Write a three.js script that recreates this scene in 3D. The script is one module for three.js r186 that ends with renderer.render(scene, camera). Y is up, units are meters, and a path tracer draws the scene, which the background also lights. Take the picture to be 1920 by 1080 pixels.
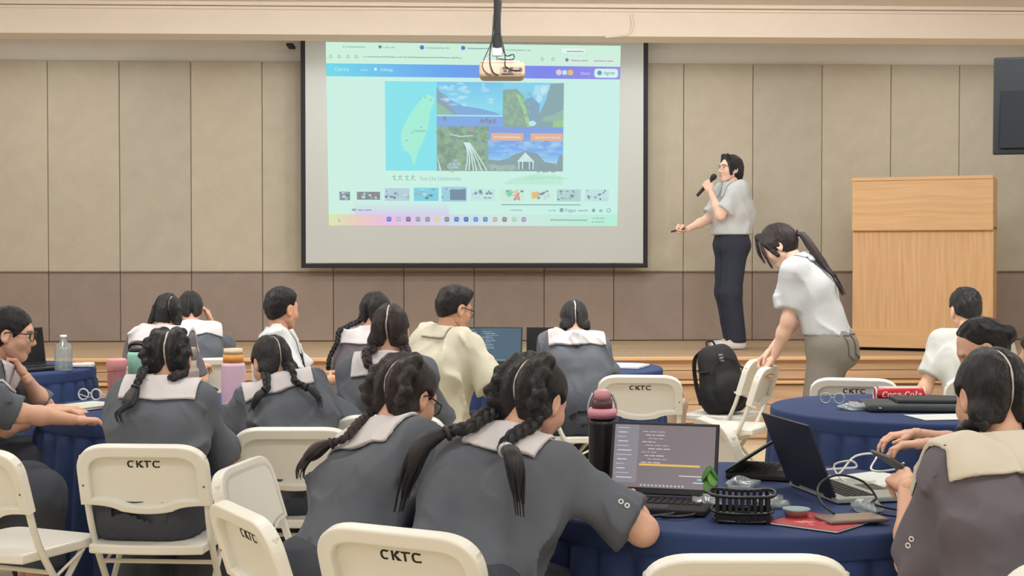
import * as THREE from 'three';
import { mergeGeometries } from 'three/addons/utils/BufferGeometryUtils.js';
import { RoundedBoxGeometry } from 'three/addons/geometries/RoundedBoxGeometry.js';
import { ImprovedNoise } from 'three/addons/math/ImprovedNoise.js';
import { FontLoader } from 'three/addons/loaders/FontLoader.js';
import { TextGeometry } from 'three/addons/geometries/TextGeometry.js';
import { RectAreaLightUniformsLib } from 'three/addons/lights/RectAreaLightUniformsLib.js';

// ---------------------------------------------------------------- camera, light, exposure
const scene = new THREE.Scene();
const camera = new THREE.PerspectiveCamera(22.62, 16 / 9, 0.1, 60);
camera.position.set(0, 1.45, 0);
camera.rotation.set(-0.0222, 0, 0);
scene.background = new THREE.Color(0x000000);
const renderer = new THREE.WebGLRenderer({ antialias: true });
renderer.toneMapping = THREE.LinearToneMapping;
renderer.toneMappingExposure = 1.05;
renderer.shadowMap.enabled = true;
RectAreaLightUniformsLib.init();
const TURN = 0.04;                                     // the hall is turned a little against the camera
const cosT = Math.cos(TURN), sinT = Math.sin(TURN);
const hall = (x, z) => [x * cosT + z * sinT, -x * sinT + z * cosT];   // hall metres -> world metres
const CEILING = 3.41;
const LAMPS = [];                                      // ceiling panels [hall x, hall z, width, depth, strength]
for (const z of [1.2, -2.2, -5.6, -9.0]) for (const x of [-4.2, -1.4, 1.4, 4.2]) LAMPS.push([x, z, 1.2, 0.6, 11]);
for (const x of [-3.6, -0.9, 1.9, 4.6]) LAMPS.push([x, -12.15, 1.2, 0.25, 15]);
const FLOODS = [[-2.6, -7.4, 42], [0.3, -7.4, 62], [2.4, -7.4, 62]];   // stage floods under the ceiling [hall x, hall z, strength]

// ---------------------------------------------------------------- helpers
let seed = 7;
const rnd = () => { seed = (seed * 1664525 + 1013904223) >>> 0; return seed / 4294967296; };
const names = new Map();
function numbered(n) { const c = names.get(n) || 0; names.set(n, c + 1); return c ? n + '_' + String(c).padStart(3, '0') : n; }
function shade(o) { o.traverse((m) => { if (m.isMesh) { m.castShadow = true; m.receiveShadow = true; } }); return o; }
function top(o, name, label, category, group, kind) {
  o.name = numbered(name);
  if (label) o.userData.label = label;
  if (category) o.userData.category = category;
  if (group) o.userData.group = group;
  if (kind) o.userData.kind = kind;
  scene.add(o); shade(o);
  return o;
}
function part(parent, name, geo, mat, label) {
  const m = new THREE.Mesh(geo, mat); m.name = name;
  if (label) m.userData.label = label;
  m.castShadow = m.receiveShadow = true;
  if (parent) parent.add(m);
  return m;
}
const G = () => new THREE.Group();
function put(o, x, d, az = 0, y = 0) { o.position.set(x, y, -d); o.rotation.y = Math.PI - az * Math.PI / 180; return o; }   // az: 0 faces the stage, 90 right
function clean(g) { const n = g.index ? g.toNonIndexed() : g; for (const k of Object.keys(n.attributes)) if (!['position', 'normal', 'uv'].includes(k)) n.deleteAttribute(k);
  if (!n.attributes.uv) n.setAttribute('uv', new THREE.BufferAttribute(new Float32Array(n.attributes.position.count * 2), 2)); return n; }
const merge = (l) => mergeGeometries(l.map(clean));
function box(w, h, d, x = 0, y = 0, z = 0, r = 0.004) { const g = r ? new RoundedBoxGeometry(w, h, d, 2, Math.min(r, w / 2.1, h / 2.1, d / 2.1)) : new THREE.BoxGeometry(w, h, d); g.translate(x, y, z); return g; }
function cyl(r0, r1, h, x = 0, y = 0, z = 0, n = 24) { const g = new THREE.CylinderGeometry(r0, r1, h, n); g.translate(x, y, z); return g; }
function lathe(pts, n = 32) { return new THREE.LatheGeometry(pts.map((p) => new THREE.Vector2(p[0], p[1])), n); }
const V = (a) => new THREE.Vector3(a[0], a[1], a[2]);
function sweep(pts, rad, n = 24, k = 8, flat = 1, closed = false) {       // tube with a radius that changes along it
  const c = new THREE.CatmullRomCurve3(pts.map(V), closed, 'centripetal');
  const fr = c.computeFrenetFrames(n, closed), pos = [], uv = [], idx = [];
  const len = c.getLength();
  for (let i = 0; i <= n; i++) {
    const t = i / n, p = c.getPointAt(t), r = typeof rad === 'function' ? rad(t) : rad;
    for (let j = 0; j <= k; j++) {
      const a = j / k * Math.PI * 2, q = p.clone().addScaledVector(fr.normals[i], Math.cos(a) * r).addScaledVector(fr.binormals[i], Math.sin(a) * r * flat);
      pos.push(q.x, q.y, q.z); uv.push(j / k, t * len * 4);
    }
  }
  for (let i = 0; i < n; i++) for (let j = 0; j < k; j++) { const a = i * (k + 1) + j, b = a + k + 1; idx.push(a, a + 1, b, b, a + 1, b + 1); }
  if (!closed) for (const e of [0, n]) { const c0 = c.getPointAt(e / n), o = pos.length / 3; pos.push(c0.x, c0.y, c0.z); uv.push(0, 0);
    for (let j = 0; j < k; j++) { const a = e * (k + 1) + j; if (e) idx.push(a, a + 1, o); else idx.push(a + 1, a, o); } }
  const g = new THREE.BufferGeometry(); g.setAttribute('position', new THREE.Float32BufferAttribute(pos, 3)); g.setAttribute('uv', new THREE.Float32BufferAttribute(uv, 2)); g.setIndex(idx); g.computeVertexNormals();
  return g;
}
const rod = (a, b, r, k = 10) => sweep([a, b], r, 1, k);
function tex(w, h, f, srgb = true, rep) {
  const d = new Uint8Array(w * h * 4);
  for (let y = 0; y < h; y++) for (let x = 0; x < w; x++) { const c = f(x / w, y / h), o = (y * w + x) * 4; d[o] = c[0]; d[o + 1] = c[1]; d[o + 2] = c[2]; d[o + 3] = 255; }
  const t = new THREE.DataTexture(d, w, h, THREE.RGBAFormat); t.wrapS = t.wrapT = THREE.RepeatWrapping; t.magFilter = THREE.LinearFilter; t.minFilter = THREE.LinearMipmapLinearFilter; t.generateMipmaps = true;
  if (srgb) t.colorSpace = THREE.SRGBColorSpace; if (rep) t.repeat.set(rep[0], rep[1]); t.needsUpdate = true; return t;
}
const noise = new ImprovedNoise();
const N = (x, y, z) => noise.noise(x, y, z);
const tileN = (u, v, fx, fy, s) => { const a = u * Math.PI * 2, b = v * Math.PI * 2; return N(Math.cos(a) * fx + s, Math.sin(a) * fx + Math.cos(b) * fy, Math.sin(b) * fy + s * 2); };
function canvas(w, h, draw) {
  const c = document.createElement('canvas'); c.width = w; c.height = h; const x = c.getContext('2d'); draw(x, w, h);
  const t = new THREE.CanvasTexture(c); t.colorSpace = THREE.SRGBColorSpace; return t;
}
const M = (color, roughness = 0.6, more = {}) => new THREE.MeshPhysicalMaterial({ color, roughness, ...more });
function uvBox(g, s = 1) {                              // uv in metres by dominant side
  const n = g.index ? g.toNonIndexed() : g, p = n.attributes.position, q = n.attributes.normal, uv = [];
  for (let i = 0; i < p.count; i++) { const ax = Math.abs(q.getX(i)), ay = Math.abs(q.getY(i)), az = Math.abs(q.getZ(i));
    if (ay > ax && ay > az) uv.push(p.getX(i) * s, p.getZ(i) * s); else if (ax > az) uv.push(p.getZ(i) * s, p.getY(i) * s); else uv.push(p.getX(i) * s, p.getY(i) * s); }
  n.setAttribute('uv', new THREE.Float32BufferAttribute(uv, 2)); return n;
}

// ---------------------------------------------------------------- procedural materials
const woodTex = (base, dark, s, horiz) => tex(256, 256, (u, v) => {
  if (horiz) [u, v] = [v, u];
  const g = tileN(u, v, 5, 0.35, s) * 0.5 + tileN(u, v, 14, 0.5, s + 9) * 0.35 + tileN(u, v, 30, 0.8, s + 3) * 0.3;
  const k = Math.min(1, Math.max(0, 0.35 + g));
  return base.map((b, i) => b + (dark[i] - b) * k);
});
const fabricBump = tex(128, 128, (u, v) => { const k = 128 + 60 * Math.sin(u * Math.PI * 2 * 24) * Math.sin(v * Math.PI * 2 * 24) + 60 * (rnd() - 0.5); return [k, k, k]; }, false);
const streakBump = tex(256, 64, (u, v) => { const k = 128 + 150 * tileN(u, v, 16, 0.5, 4) + 110 * tileN(u, v, 40, 0.7, 8); return [Math.max(0, Math.min(255, k)), 0, 0].map((_, i, a) => a[0]); }, false);
const mottle = (base, amp, s) => tex(128, 128, (u, v) => { const k = tileN(u, v, 1.2, 1.2, s) * 0.7 + tileN(u, v, 4, 4, s + 5) * 0.4 + (rnd() - 0.5) * 0.25; return base.map((b) => Math.max(0, Math.min(255, b + amp * k))); });
const streakMap = (a, b) => tex(256, 64, (u, v) => { const k = Math.max(0, Math.min(1, 0.35 + 0.9 * tileN(u, v, 16, 0.5, 4) + 0.6 * tileN(u, v, 40, 0.7, 8))); return a.map((q, i) => q + (b[i] - q) * k); });
const rep = (t, a, b) => { const c = t.clone(); c.repeat.set(a, b); c.needsUpdate = true; return c; };

const MAT = {
  panelUp: [0, 1, 2].map((i) => M(0xffffff, 0.95, { map: mottle([[190, 181, 164], [186, 178, 163], [193, 184, 166]][i], 7, i * 3 + 1), bumpMap: rep(fabricBump, 4, 4), bumpScale: 0.0008 })),
  panelLow: [0, 1].map((i) => M(0xffffff, 0.95, { map: mottle([[158, 142, 132], [154, 139, 130]][i], 6, i * 3 + 21), bumpMap: rep(fabricBump, 4, 4), bumpScale: 0.0008 })),
  wall: M(0xffffff, 0.9, { map: mottle([230, 227, 221], 5, 33) }),
  header: M(0xffffff, 0.85, { map: mottle([238, 226, 214], 4, 36) }),
  ceiling: M(0xffffff, 0.9, { map: mottle([226, 221, 212], 4, 39) }),
  floor: M(0xffffff, 0.35, { map: mottle([214, 196, 164], 8, 41) }),
  stage: M(0xffffff, 0.5, { map: woodTex([188, 162, 132], [162, 134, 106], 3, true) }),
  riser: [0, 1, 2].map((i) => M(0xffffff, 0.5, { map: woodTex([[208, 174, 138], [202, 168, 134], [198, 164, 132]][i], [[182, 144, 108], [178, 140, 106], [174, 136, 104]][i], 12 + i * 4, true) })),
  nosing: M(0xdcb084, 0.4),
  lecternV: M(0xffffff, 0.45, { map: woodTex([222, 180, 134], [202, 156, 108], 31, false) }),
  lecternH: M(0xffffff, 0.45, { map: woodTex([222, 180, 132], [206, 160, 112], 37, true) }),
  chair: M(0xeeece4, 0.38, { bumpMap: rep(fabricBump, 3, 3), bumpScale: 0.00015 }),
  chairTube: M(0xe8e6dd, 0.35),
  rivet: M(0x6d6a60, 0.4, { metalness: 0.7 }),
  letter: M(0x1d1b1a, 0.7),
  cloth: M(0x263a69, 0.85, { sheen: 0.25, sheenColor: new THREE.Color(0x5a74b8), sheenRoughness: 0.6, bumpMap: rep(fabricBump, 60, 60), bumpScale: 0.0002 }),
  black: M(0x15161a, 0.45), matte: M(0x1b1c20, 0.8), lid: M(0x20252f, 0.5), grey: M(0x8a8f94, 0.5), key: M(0x121216, 0.6), silver: M(0xc4c8ca, 0.35, { metalness: 0.6 }),
  white: M(0xe9e8e4, 0.7), paper: M(0xdfe4e2, 0.85), screenWhite: M(0xc4c8c6, 0.9),
  skin: M(0xffffff, 0.55, { vertexColors: true }),
  hair: M(0xffffff, 0.42, { map: rep(streakMap([16, 15, 19], [42, 40, 48]), 3, 1), bumpMap: rep(streakBump, 3, 1), bumpScale: 0.003 }),
  hairBrown: M(0xffffff, 0.42, { map: rep(streakMap([30, 23, 26], [66, 52, 54]), 3, 1), bumpMap: rep(streakBump, 3, 1), bumpScale: 0.003 }),
  braid: M(0xffffff, 0.45, { map: rep(streakMap([15, 14, 17], [46, 43, 50]), 1, 1), bumpMap: rep(streakBump, 2, 1), bumpScale: 0.0006 }),
  braidBrown: M(0xffffff, 0.45, { map: rep(streakMap([30, 22, 25], [70, 54, 56]), 1, 1), bumpMap: rep(streakBump, 2, 1), bumpScale: 0.0006 }),
  uniform: M(0x60656f, 0.9, { sheen: 0.2, sheenColor: new THREE.Color(0x9a9ca8), sheenRoughness: 0.6, bumpMap: rep(fabricBump, 10, 10), bumpScale: 0.0004 }),
  uniformWarm: M(0x6a646d, 0.9, { sheen: 0.2, sheenColor: new THREE.Color(0xa09aa8), sheenRoughness: 0.6, bumpMap: rep(fabricBump, 10, 10), bumpScale: 0.0004 }),
  skirt: M(0x41454f, 0.9, { bumpMap: rep(fabricBump, 10, 10), bumpScale: 0.0004 }),
  collar: M(0xd6d2d6, 0.85, { bumpMap: rep(fabricBump, 10, 10), bumpScale: 0.0002 }),
  collarCream: M(0xdcd4c4, 0.85, { bumpMap: rep(fabricBump, 10, 10), bumpScale: 0.0002 }),
  shirtWhite: M(0xd0d3d7, 0.85), shirtCream: M(0xcfcbb8, 0.85), polo: M(0xc2c6ca, 0.88, { bumpMap: rep(fabricBump, 10, 10), bumpScale: 0.0004 }),
  navy: M(0x2b3040, 0.85), trouser: M(0x827c74, 0.85, { bumpMap: rep(fabricBump, 10, 10), bumpScale: 0.0004 }), tie: M(0x23252d, 0.7),
  shoeWhite: M(0xdedcd8, 0.6), shoeBlack: M(0x17171a, 0.5),
  glass: M(0xffffff, 0.03, { transmission: 1, thickness: 0, ior: 1.45 }), frame: M(0x24201f, 0.35), wireFrame: M(0x8a7f78, 0.3, { metalness: 0.7 }),
  tieBand: M(0x2a2a30, 0.5), tieSilver: M(0xb8bcc4, 0.35, { metalness: 0.5 }),
};
// ---------------------------------------------------------------- the setting
function struct(name, geo, mat, parent) {
  if (parent) return part(parent, name, geo, mat);
  const m = new THREE.Mesh(geo, mat); m.rotation.y = TURN; return top(m, name, null, null, null, 'structure');
}
const DW = 13.36, STAGE = 0.66, STAGE_Z = -11.22, XL = -6.2, XR = 6.6, ZB = 3.2;
struct('floor', uvBox(box(XR - XL, 0.2, ZB + 14, (XL + XR) / 2, -0.1, (ZB - 14) / 2, 0), 0.4), MAT.floor);
struct('ceiling', uvBox(box(XR - XL + 0.4, 0.2, ZB + 11.3, (XL + XR) / 2, CEILING + 0.1, (ZB - 11.3) / 2, 0), 0.4), MAT.ceiling);
struct('wall_left', uvBox(box(0.2, 3.8, ZB + 14, XL - 0.1, 1.9, (ZB - 14) / 2, 0), 0.4), MAT.wall);
struct('wall_right', uvBox(box(0.2, 3.8, ZB + 14, XR + 0.1, 1.9, (ZB - 14) / 2, 0), 0.4), MAT.wall);
struct('wall_rear', uvBox(box(XR - XL + 0.4, 3.8, 0.2, (XL + XR) / 2, 1.9, ZB + 0.1, 0), 0.4), MAT.wall);
const wallBack = struct('wall_back', uvBox(box(XR - XL + 0.4, 3.9, 0.2, (XL + XR) / 2, 1.95, -DW - 0.14, 0), 0.4), MAT.wall);
{ // padded fabric panels, each one a piece of its own
  const geoU = [], geoL = [];
  const pad = (w, h) => { const g = new RoundedBoxGeometry(w, h, 0.05, 3, 0.011); return uvBox(g, 0.9); };
  const W = 0.65, gU = pad(W - 0.0035, 1.935), gL = pad(W - 0.0035, 0.635);
  let k = 0;
  for (let i = -12; i <= 6; i++) {
    const x = 2.133 + W * (i + 0.5);
    if (x < XL + 0.2 || x > XR - 0.2) continue;
    const u = part(wallBack, 'panel', gU, MAT.panelUp[k % 3]); u.position.set(x, 1.305 + 0.9675, -DW - 0.015 - 0.004 * rnd());
    const l = part(wallBack, 'panel', gL, MAT.panelLow[k % 2]); l.position.set(x, 0.665 + 0.3175, -DW - 0.015 - 0.004 * rnd());
    k++;
  }
}
struct('trim_1', box(XR - XL, 0.008, 0.03, (XL + XR) / 2, 1.303, -DW + 0.004, 0.003), M(0x8a7a68, 0.8));
// stage block with boarded front
const stageM = struct('stage', uvBox(box(XR - XL, STAGE - 0.02, 14 + STAGE_Z - 0.0, (XL + XR) / 2, (STAGE - 0.02) / 2, (STAGE_Z - 0.02 - 14) / 2, 0), 0.5), MAT.stage);
{
  let k = 0;
  const boards = [[0.02, 0.115], [0.14, 0.14], [0.285, 0.15], [0.485, 0.065], [0.555, 0.08]];
  for (const [y, h] of boards) { k++; for (let x = XL + 0.02 - (k % 2) * 0.9; x < XR - 0.05; x += 1.8) {
    const x0 = Math.max(XL + 0.02, x), x1 = Math.min(XR - 0.02, x + 1.796);
    part(stageM, 'board', uvBox(box(x1 - x0, h, 0.022, (x0 + x1) / 2, y + h / 2, STAGE_Z - 0.005, 0.002), 0.7), MAT.riser[(k + Math.round(rnd() * 2)) % 3]); } }
  part(stageM, 'nosing', uvBox(box(XR - XL, 0.028, 0.08, (XL + XR) / 2, STAGE - 0.012, STAGE_Z + 0.02, 0.008), 0.7), MAT.nosing);
  part(stageM, 'nosing', uvBox(box(XR - XL, 0.024, 0.06, (XL + XR) / 2, 0.46, STAGE_Z + 0.015, 0.008), 0.7), MAT.nosing);
  const dpth = (DW - 0.02 + STAGE_Z) / 6;
  for (let i = 0; i < 6; i++) for (let x = XL + 0.02 - (i % 3) * 0.7; x < XR; x += 2.1) {
    const x0 = Math.max(XL + 0.02, x), x1 = Math.min(XR - 0.02, x + 2.097);
    part(stageM, 'plank', uvBox(box(x1 - x0, 0.022, dpth - 0.002, (x0 + x1) / 2, STAGE - 0.011, STAGE_Z - 0.02 - dpth * (i + 0.5), 0.001), 0.6), MAT.stage); }
}
// dropped header beam above the stage front, with a stepped cornice
const beam = struct('trim_2', uvBox(box(XR - XL, 0.255, 0.33, (XL + XR) / 2, 3.165 + 0.1275, -11.25 - 0.165, 0.006), 0.4), MAT.header);
part(beam, 'cornice', uvBox(box(XR - XL, 0.03, 0.06, (XL + XR) / 2, CEILING - 0.015, -11.22, 0.006), 0.4), MAT.header);
part(beam, 'cornice', uvBox(box(XR - XL, 0.022, 0.03, (XL + XR) / 2, CEILING - 0.045, -11.235, 0.005), 0.4), MAT.header);
struct('ceiling_stage', uvBox(box(XR - XL + 0.4, 0.2, 2.9, (XL + XR) / 2, 3.62, -12.8, 0), 0.4), MAT.wall);
{ const c = part(beam, 'conduit', sweep([[1.38, 3.335, -11.235], [1.39, 3.25, -11.235], [1.37, 3.19, -11.235], [1.25, 3.165, -11.235], [1.18, 3.16, -11.24]], 0.009, 20, 8), MAT.header); }
// lamps in the ceiling: glowing panel and a light just under it
for (const [x, z, w, d, s] of LAMPS) {
  const [wx, wz] = hall(x, z), y = z < -11.6 ? 3.52 : CEILING;
  const o = G(); o.position.set(wx, y, wz); o.rotation.y = TURN;
  part(o, 'frame', merge([box(w + 0.06, 0.03, 0.03, 0, -0.015, d / 2 + 0.015), box(w + 0.06, 0.03, 0.03, 0, -0.015, -d / 2 - 0.015), box(0.03, 0.03, d, w / 2 + 0.015, -0.015, 0), box(0.03, 0.03, d, -w / 2 - 0.015, -0.015, 0)]), MAT.white);
  part(o, 'diffuser', box(w, 0.01, d, 0, -0.012, 0, 0.002), M(0xffffff, 0.6, { emissive: 0xfff4e2, emissiveIntensity: 1.5 }));
  const L = new THREE.RectAreaLight(0xfbfcfb, s, w, d); L.rotation.x = -Math.PI / 2; L.position.y = -0.04; L.castShadow = true; o.add(L); L.name = 'lamp_light';
  top(o, 'ceiling_light', z < -11.6 ? 'narrow ceiling light panel over the stage behind the header beam' : 'flat white ceiling light panel above the audience tables', 'light', z < -11.6 ? 'stage ceiling panels' : 'hall ceiling panels');
}
for (const [x, z, s] of FLOODS) {
  const [wx, wz] = hall(x, z), o = G(); o.position.set(wx, 3.2, wz); o.rotation.order = 'YXZ'; o.rotation.set(0.42, TURN + Math.PI, 0);   // local +z looks to the stage wall, tipped down
  part(o, 'housing', box(0.66, 0.4, 0.1, 0, 0, -0.056, 0.02), MAT.matte); part(o, 'yoke', merge([rod([-0.35, 0, -0.05], [-0.35, 0.19, -0.08], 0.01), rod([0.35, 0, -0.05], [0.35, 0.19, -0.08], 0.01), rod([-0.35, 0.19, -0.08], [0.35, 0.19, -0.08], 0.01)]), MAT.matte);
  part(o, 'front_glass', box(0.6, 0.34, 0.008, 0, 0, 0, 0.002), M(0xffffff, 0.6, { emissive: 0xfff4e6, emissiveIntensity: 2 }));
  const L = new THREE.RectAreaLight(0xfdfcf8, s, 0.6, 0.34); L.position.z = 0.012; L.rotation.y = Math.PI; L.castShadow = true; L.name = 'flood_light'; o.add(L);
  top(o, 'stage_flood', 'black flood lamp under the ceiling aimed at the stage', 'light', 'stage floods');
}
// ---------------------------------------------------------------- projection screen with the slide
{
  const o = G(); o.rotation.y = TURN;
  const z = -13.1, x0 = -1.385, x1 = 1.765, y0 = 1.345, y1 = 3.43, b = 0.042;
  part(o, 'sheet', uvBox(box(x1 - x0 - 2 * b, y1 - y0 - b, 0.006, (x0 + x1) / 2, (y0 + b + y1) / 2, z, 0.001), 1), MAT.screenWhite);
  const bl = M(0x1c1b24, 0.7);
  part(o, 'border', box(b, y1 - y0, 0.008, x0 + b / 2, (y0 + y1) / 2, z, 0.001), bl);
  part(o, 'border', box(b, y1 - y0, 0.008, x1 - b / 2, (y0 + y1) / 2, z, 0.001), bl);
  part(o, 'weight_bar', box(x1 - x0, 0.036, 0.02, (x0 + x1) / 2, y0 + 0.016, z, 0.006), bl);
  part(o, 'roller_case', box(x1 - x0 + 0.2, 0.07, 0.09, (x0 + x1) / 2, y1 + 0.01, z, 0.01), MAT.white);
  part(o, 'bracket', box(0.06, 0.025, 0.22, x0 - 0.1, 3.36, z - 0.12, 0.004), bl);
  const cv = canvas(1104, 688, drawSlide);
  const A = [[-1.158, 3.382], [1.514, 3.362], [1.484, 1.722], [-1.134, 1.724]];
  const g = new THREE.BufferGeometry(), n = 16, pos = [], uv = [], idx = [];
  for (let j = 0; j <= n; j++) for (let i = 0; i <= n; i++) { const u = i / n, v = j / n;
    const lx = A[0][0] + (A[3][0] - A[0][0]) * v, rx = A[1][0] + (A[2][0] - A[1][0]) * v, ly = A[0][1] + (A[3][1] - A[0][1]) * v, ry = A[1][1] + (A[2][1] - A[1][1]) * v;
    pos.push(lx + (rx - lx) * u, ly + (ry - ly) * u, z + 0.0045); uv.push(u, 1 - v); }
  for (let j = 0; j < n; j++) for (let i = 0; i < n; i++) { const a = j * (n + 1) + i; idx.push(a, a + n + 1, a + 1, a + 1, a + n + 1, a + n + 2); }
  g.setAttribute('position', new THREE.Float32BufferAttribute(pos, 3)); g.setAttribute('uv', new THREE.Float32BufferAttribute(uv, 2)); g.setIndex(idx); g.computeVertexNormals();
  part(o, 'projected_slide', g, M(0x26282a, 0.9, { emissive: 0xffffff, emissiveMap: cv, emissiveIntensity: 0.86 }), 'bright projected slide with map and landscape photos');
  const L = new THREE.RectAreaLight(0xd8fff2, 0.35, 2.6, 1.62); L.position.set(0.18, 2.55, z + 0.03); L.rotation.y = Math.PI; L.castShadow = true; L.name = 'slide_light'; o.add(L);
  top(o, 'projection_screen', 'large pull-down projection screen with black borders showing a slide', 'screen');
}
function drawSlide(c) {
  const X = (x) => (x - 611) * 2, Y = (y) => (y - 82) * 2, R = (x, y, w, h, f) => { c.fillStyle = f; c.fillRect(X(x), Y(y), w * 2, h * 2); };
  const T = (s, x, y, size, f, font = 'sans-serif') => { c.fillStyle = f; c.font = size * 2 + 'px ' + font; c.fillText(s, X(x), Y(y)); };
  const poly = (pts, f) => { c.fillStyle = f; c.beginPath(); pts.forEach((p, i) => (i ? c.lineTo(X(p[0]), Y(p[1])) : c.moveTo(X(p[0]), Y(p[1])))); c.closePath(); c.fill(); };
  const blob = (x, y, r, f, ry = r) => { c.fillStyle = f; c.beginPath(); c.ellipse(X(x), Y(y), r * 2, ry * 2, 0, 0, 7); c.fill(); };
  const S = (x, y, w, f, h = 2.4) => { c.fillStyle = f; for (let k = 0; k < w; ) { const q = 1.2 + rnd() * 1.6; c.fillRect(X(x + k), Y(y - h * (0.7 + 0.3 * rnd())), q * 2, h * 1.5); k += q + (rnd() < 0.15 ? 2 : 0.5); } };
  let g = c.createLinearGradient(0, 0, 1104, 0); g.addColorStop(0, '#cff7e8'); g.addColorStop(1, '#cdf7ee'); c.fillStyle = g; c.fillRect(0, 0, 1104, 688);
  R(611, 82, 552, 42, '#d4f8e4');
  const tc = '#8fb3aa';
  S(642, 92, 40, tc); S(718, 92, 20, tc); blob(712, 90, 3, '#6d8a88'); S(797, 92, 45, tc); blob(790, 90, 4, '#4d7fd0'); S(875, 92, 44, '#6a9c9a'); blob(867, 90, 4, '#4d86d0');
  S(948, 94, 44, tc); R(1052, 88, 44, 9, '#ecfff8'); S(1062, 95, 30, '#5a8f9a');
  S(680, 110, 182, '#86a8a4'); c.strokeStyle = '#7fa09c'; c.lineWidth = 2;
  for (const x of [620, 636, 652, 668, 1016, 1036]) { c.beginPath(); c.arc(X(x), Y(109), 5, 0, 5.4); c.stroke(); }
  R(1056, 105, 46, 11, '#dff3ea'); S(1070, 112.5, 30, '#8aa79f'); R(1108, 105, 44, 11, '#dff3ea'); S(1113, 112.5, 34, '#8aa79f'); blob(1062, 110, 3.2, '#7a8f8c');
  g = c.createLinearGradient(0, 0, 1104, 0); g.addColorStop(0, '#6fdff0'); g.addColorStop(0.4, '#68a8f6'); g.addColorStop(0.75, '#8288f4'); g.addColorStop(1, '#9a90ee'); c.fillStyle = g; c.fillRect(0, Y(122), 1104, 48);
  T('Canva', 627, 136, 9, '#bdf6fb', 'serif'); S(675, 135, 12, '#bdf0fb'); blob(703, 132, 3, '#d2f4fd'); T('Editing', 712, 135.5, 7.5, '#d2f4fd'); T('Share', 1088, 138, 7, '#dcd8fb');
  blob(1047, 134, 5.5, '#e8d0e8'); blob(1058, 134, 5.5, '#7aa8f0'); blob(1069, 134, 5.5, '#f2c06a'); R(1054, 130, 8, 8, '#d8ecff');
  c.fillStyle = '#d8fbf6'; c.beginPath(); c.roundRect(X(1114), Y(126), 90, 34, 10); c.fill(); blob(1124, 134, 4.5, '#6f9fb0'); T('Agree', 1132, 137, 8, '#6f8f9c');
  // slide
  R(720, 154, 337, 193, '#d2fbe8');
  R(720, 154, 97, 168, '#74e6f2');
  poly([[790, 186], [800, 178], [812, 184], [813, 192], [806, 206], [803, 224], [800, 244], [793, 262], [784, 282], [778, 296], [775, 312], [771, 308], [768, 293], [757, 284], [750, 272], [749, 256], [755, 238], [764, 220], [776, 203]], '#9bf5d4');
  for (let i = 0; i < 40; i++) blob(752 + rnd() * 20, 235 + rnd() * 50, 1.2, 'rgba(190,235,220,.8)');
  for (const [x, y] of [[786, 186], [796, 184], [806, 188], [770, 250], [760, 265], [788, 240]]) blob(x, y, 1.6, '#9aa8b4');
  T('Taiwan', 773, 249, 6.5, '#54887e', 'serif');
  // lake
  g = c.createLinearGradient(0, Y(154), 0, Y(238)); g.addColorStop(0, '#64bdf2'); g.addColorStop(0.6, '#7fdcf8'); g.addColorStop(1, '#6aa0ee'); c.fillStyle = g; c.fillRect(X(817), Y(154), 250, 168);
  poly([[817, 170], [833, 178], [850, 192], [870, 200], [900, 204], [930, 212], [941, 218], [941, 222], [817, 222]], '#6a9ad8'); poly([[817, 165], [826, 176], [840, 198], [856, 215], [817, 216]], '#7a90a8'); poly([[817, 192], [834, 204], [848, 215], [817, 217]], '#86b48c');
  for (let i = 0; i < 24; i++) blob(824 + rnd() * 95, 157 + rnd() * 42, 3 + rnd() * 6, 'rgba(216,240,250,.45)', 2 + rnd() * 2);
  R(817, 216, 125, 3, '#b5dcf2'); R(817, 219, 125, 20, '#6c98ea'); for (const [x, y] of [[903, 226], [911, 224], [918, 227], [926, 226], [832, 222]]) { blob(x, y, 3, '#64709a', 2.4); blob(x, y + 4, 6, '#8c6a90', 1.2); }
  // gorge
  R(942, 154, 115, 84, '#74cdf4'); for (let i = 0; i < 10; i++) blob(1000 + rnd() * 28, 158 + rnd() * 30, 6, 'rgba(205,240,250,.5)');
  poly([[942, 168], [968, 166], [980, 178], [992, 205], [1000, 238], [942, 238]], '#7f9a8a'); poly([[966, 174], [982, 184], [992, 210], [1000, 238], [988, 238], [978, 204]], '#9ccc86'); poly([[982, 190], [996, 180], [1012, 196], [1008, 238], [996, 238]], '#7590b8');
  poly([[1057, 154], [1032, 156], [1022, 190], [1006, 222], [1004, 238], [1057, 238]], '#7a94a0'); poly([[1057, 204], [1040, 214], [1024, 217], [1014, 226], [1057, 230]], '#86b098'); blob(998, 231, 7, '#c2ecf4', 5); poly([[1057, 224], [1038, 228], [1036, 238], [1057, 238]], '#92c478');
  for (let i = 0; i < 90; i++) blob(944 + rnd() * 48, 175 + rnd() * 60, 2 + rnd() * 3, ['rgba(110,140,120,.35)', 'rgba(150,190,130,.35)'][i % 2]);
  // falls
  R(817, 238, 98, 84, '#7c9a84'); for (let i = 0; i < 260; i++) blob(819 + rnd() * 94, 240 + rnd() * 80, 2 + rnd() * 4, ['rgba(94,120,96,.5)', 'rgba(126,170,104,.5)', 'rgba(150,176,130,.4)', 'rgba(110,110,104,.4)'][i % 4]);
  c.strokeStyle = '#e4f4f6'; c.lineWidth = 4; for (const k of [0, 4, 9, 13, 19, 25]) { c.beginPath(); c.moveTo(X(868 + k * 0.4), Y(268)); c.quadraticCurveTo(X(880 + k * 0.3), Y(280), X(872 + k * 1.6), Y(321)); c.stroke(); }
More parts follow.
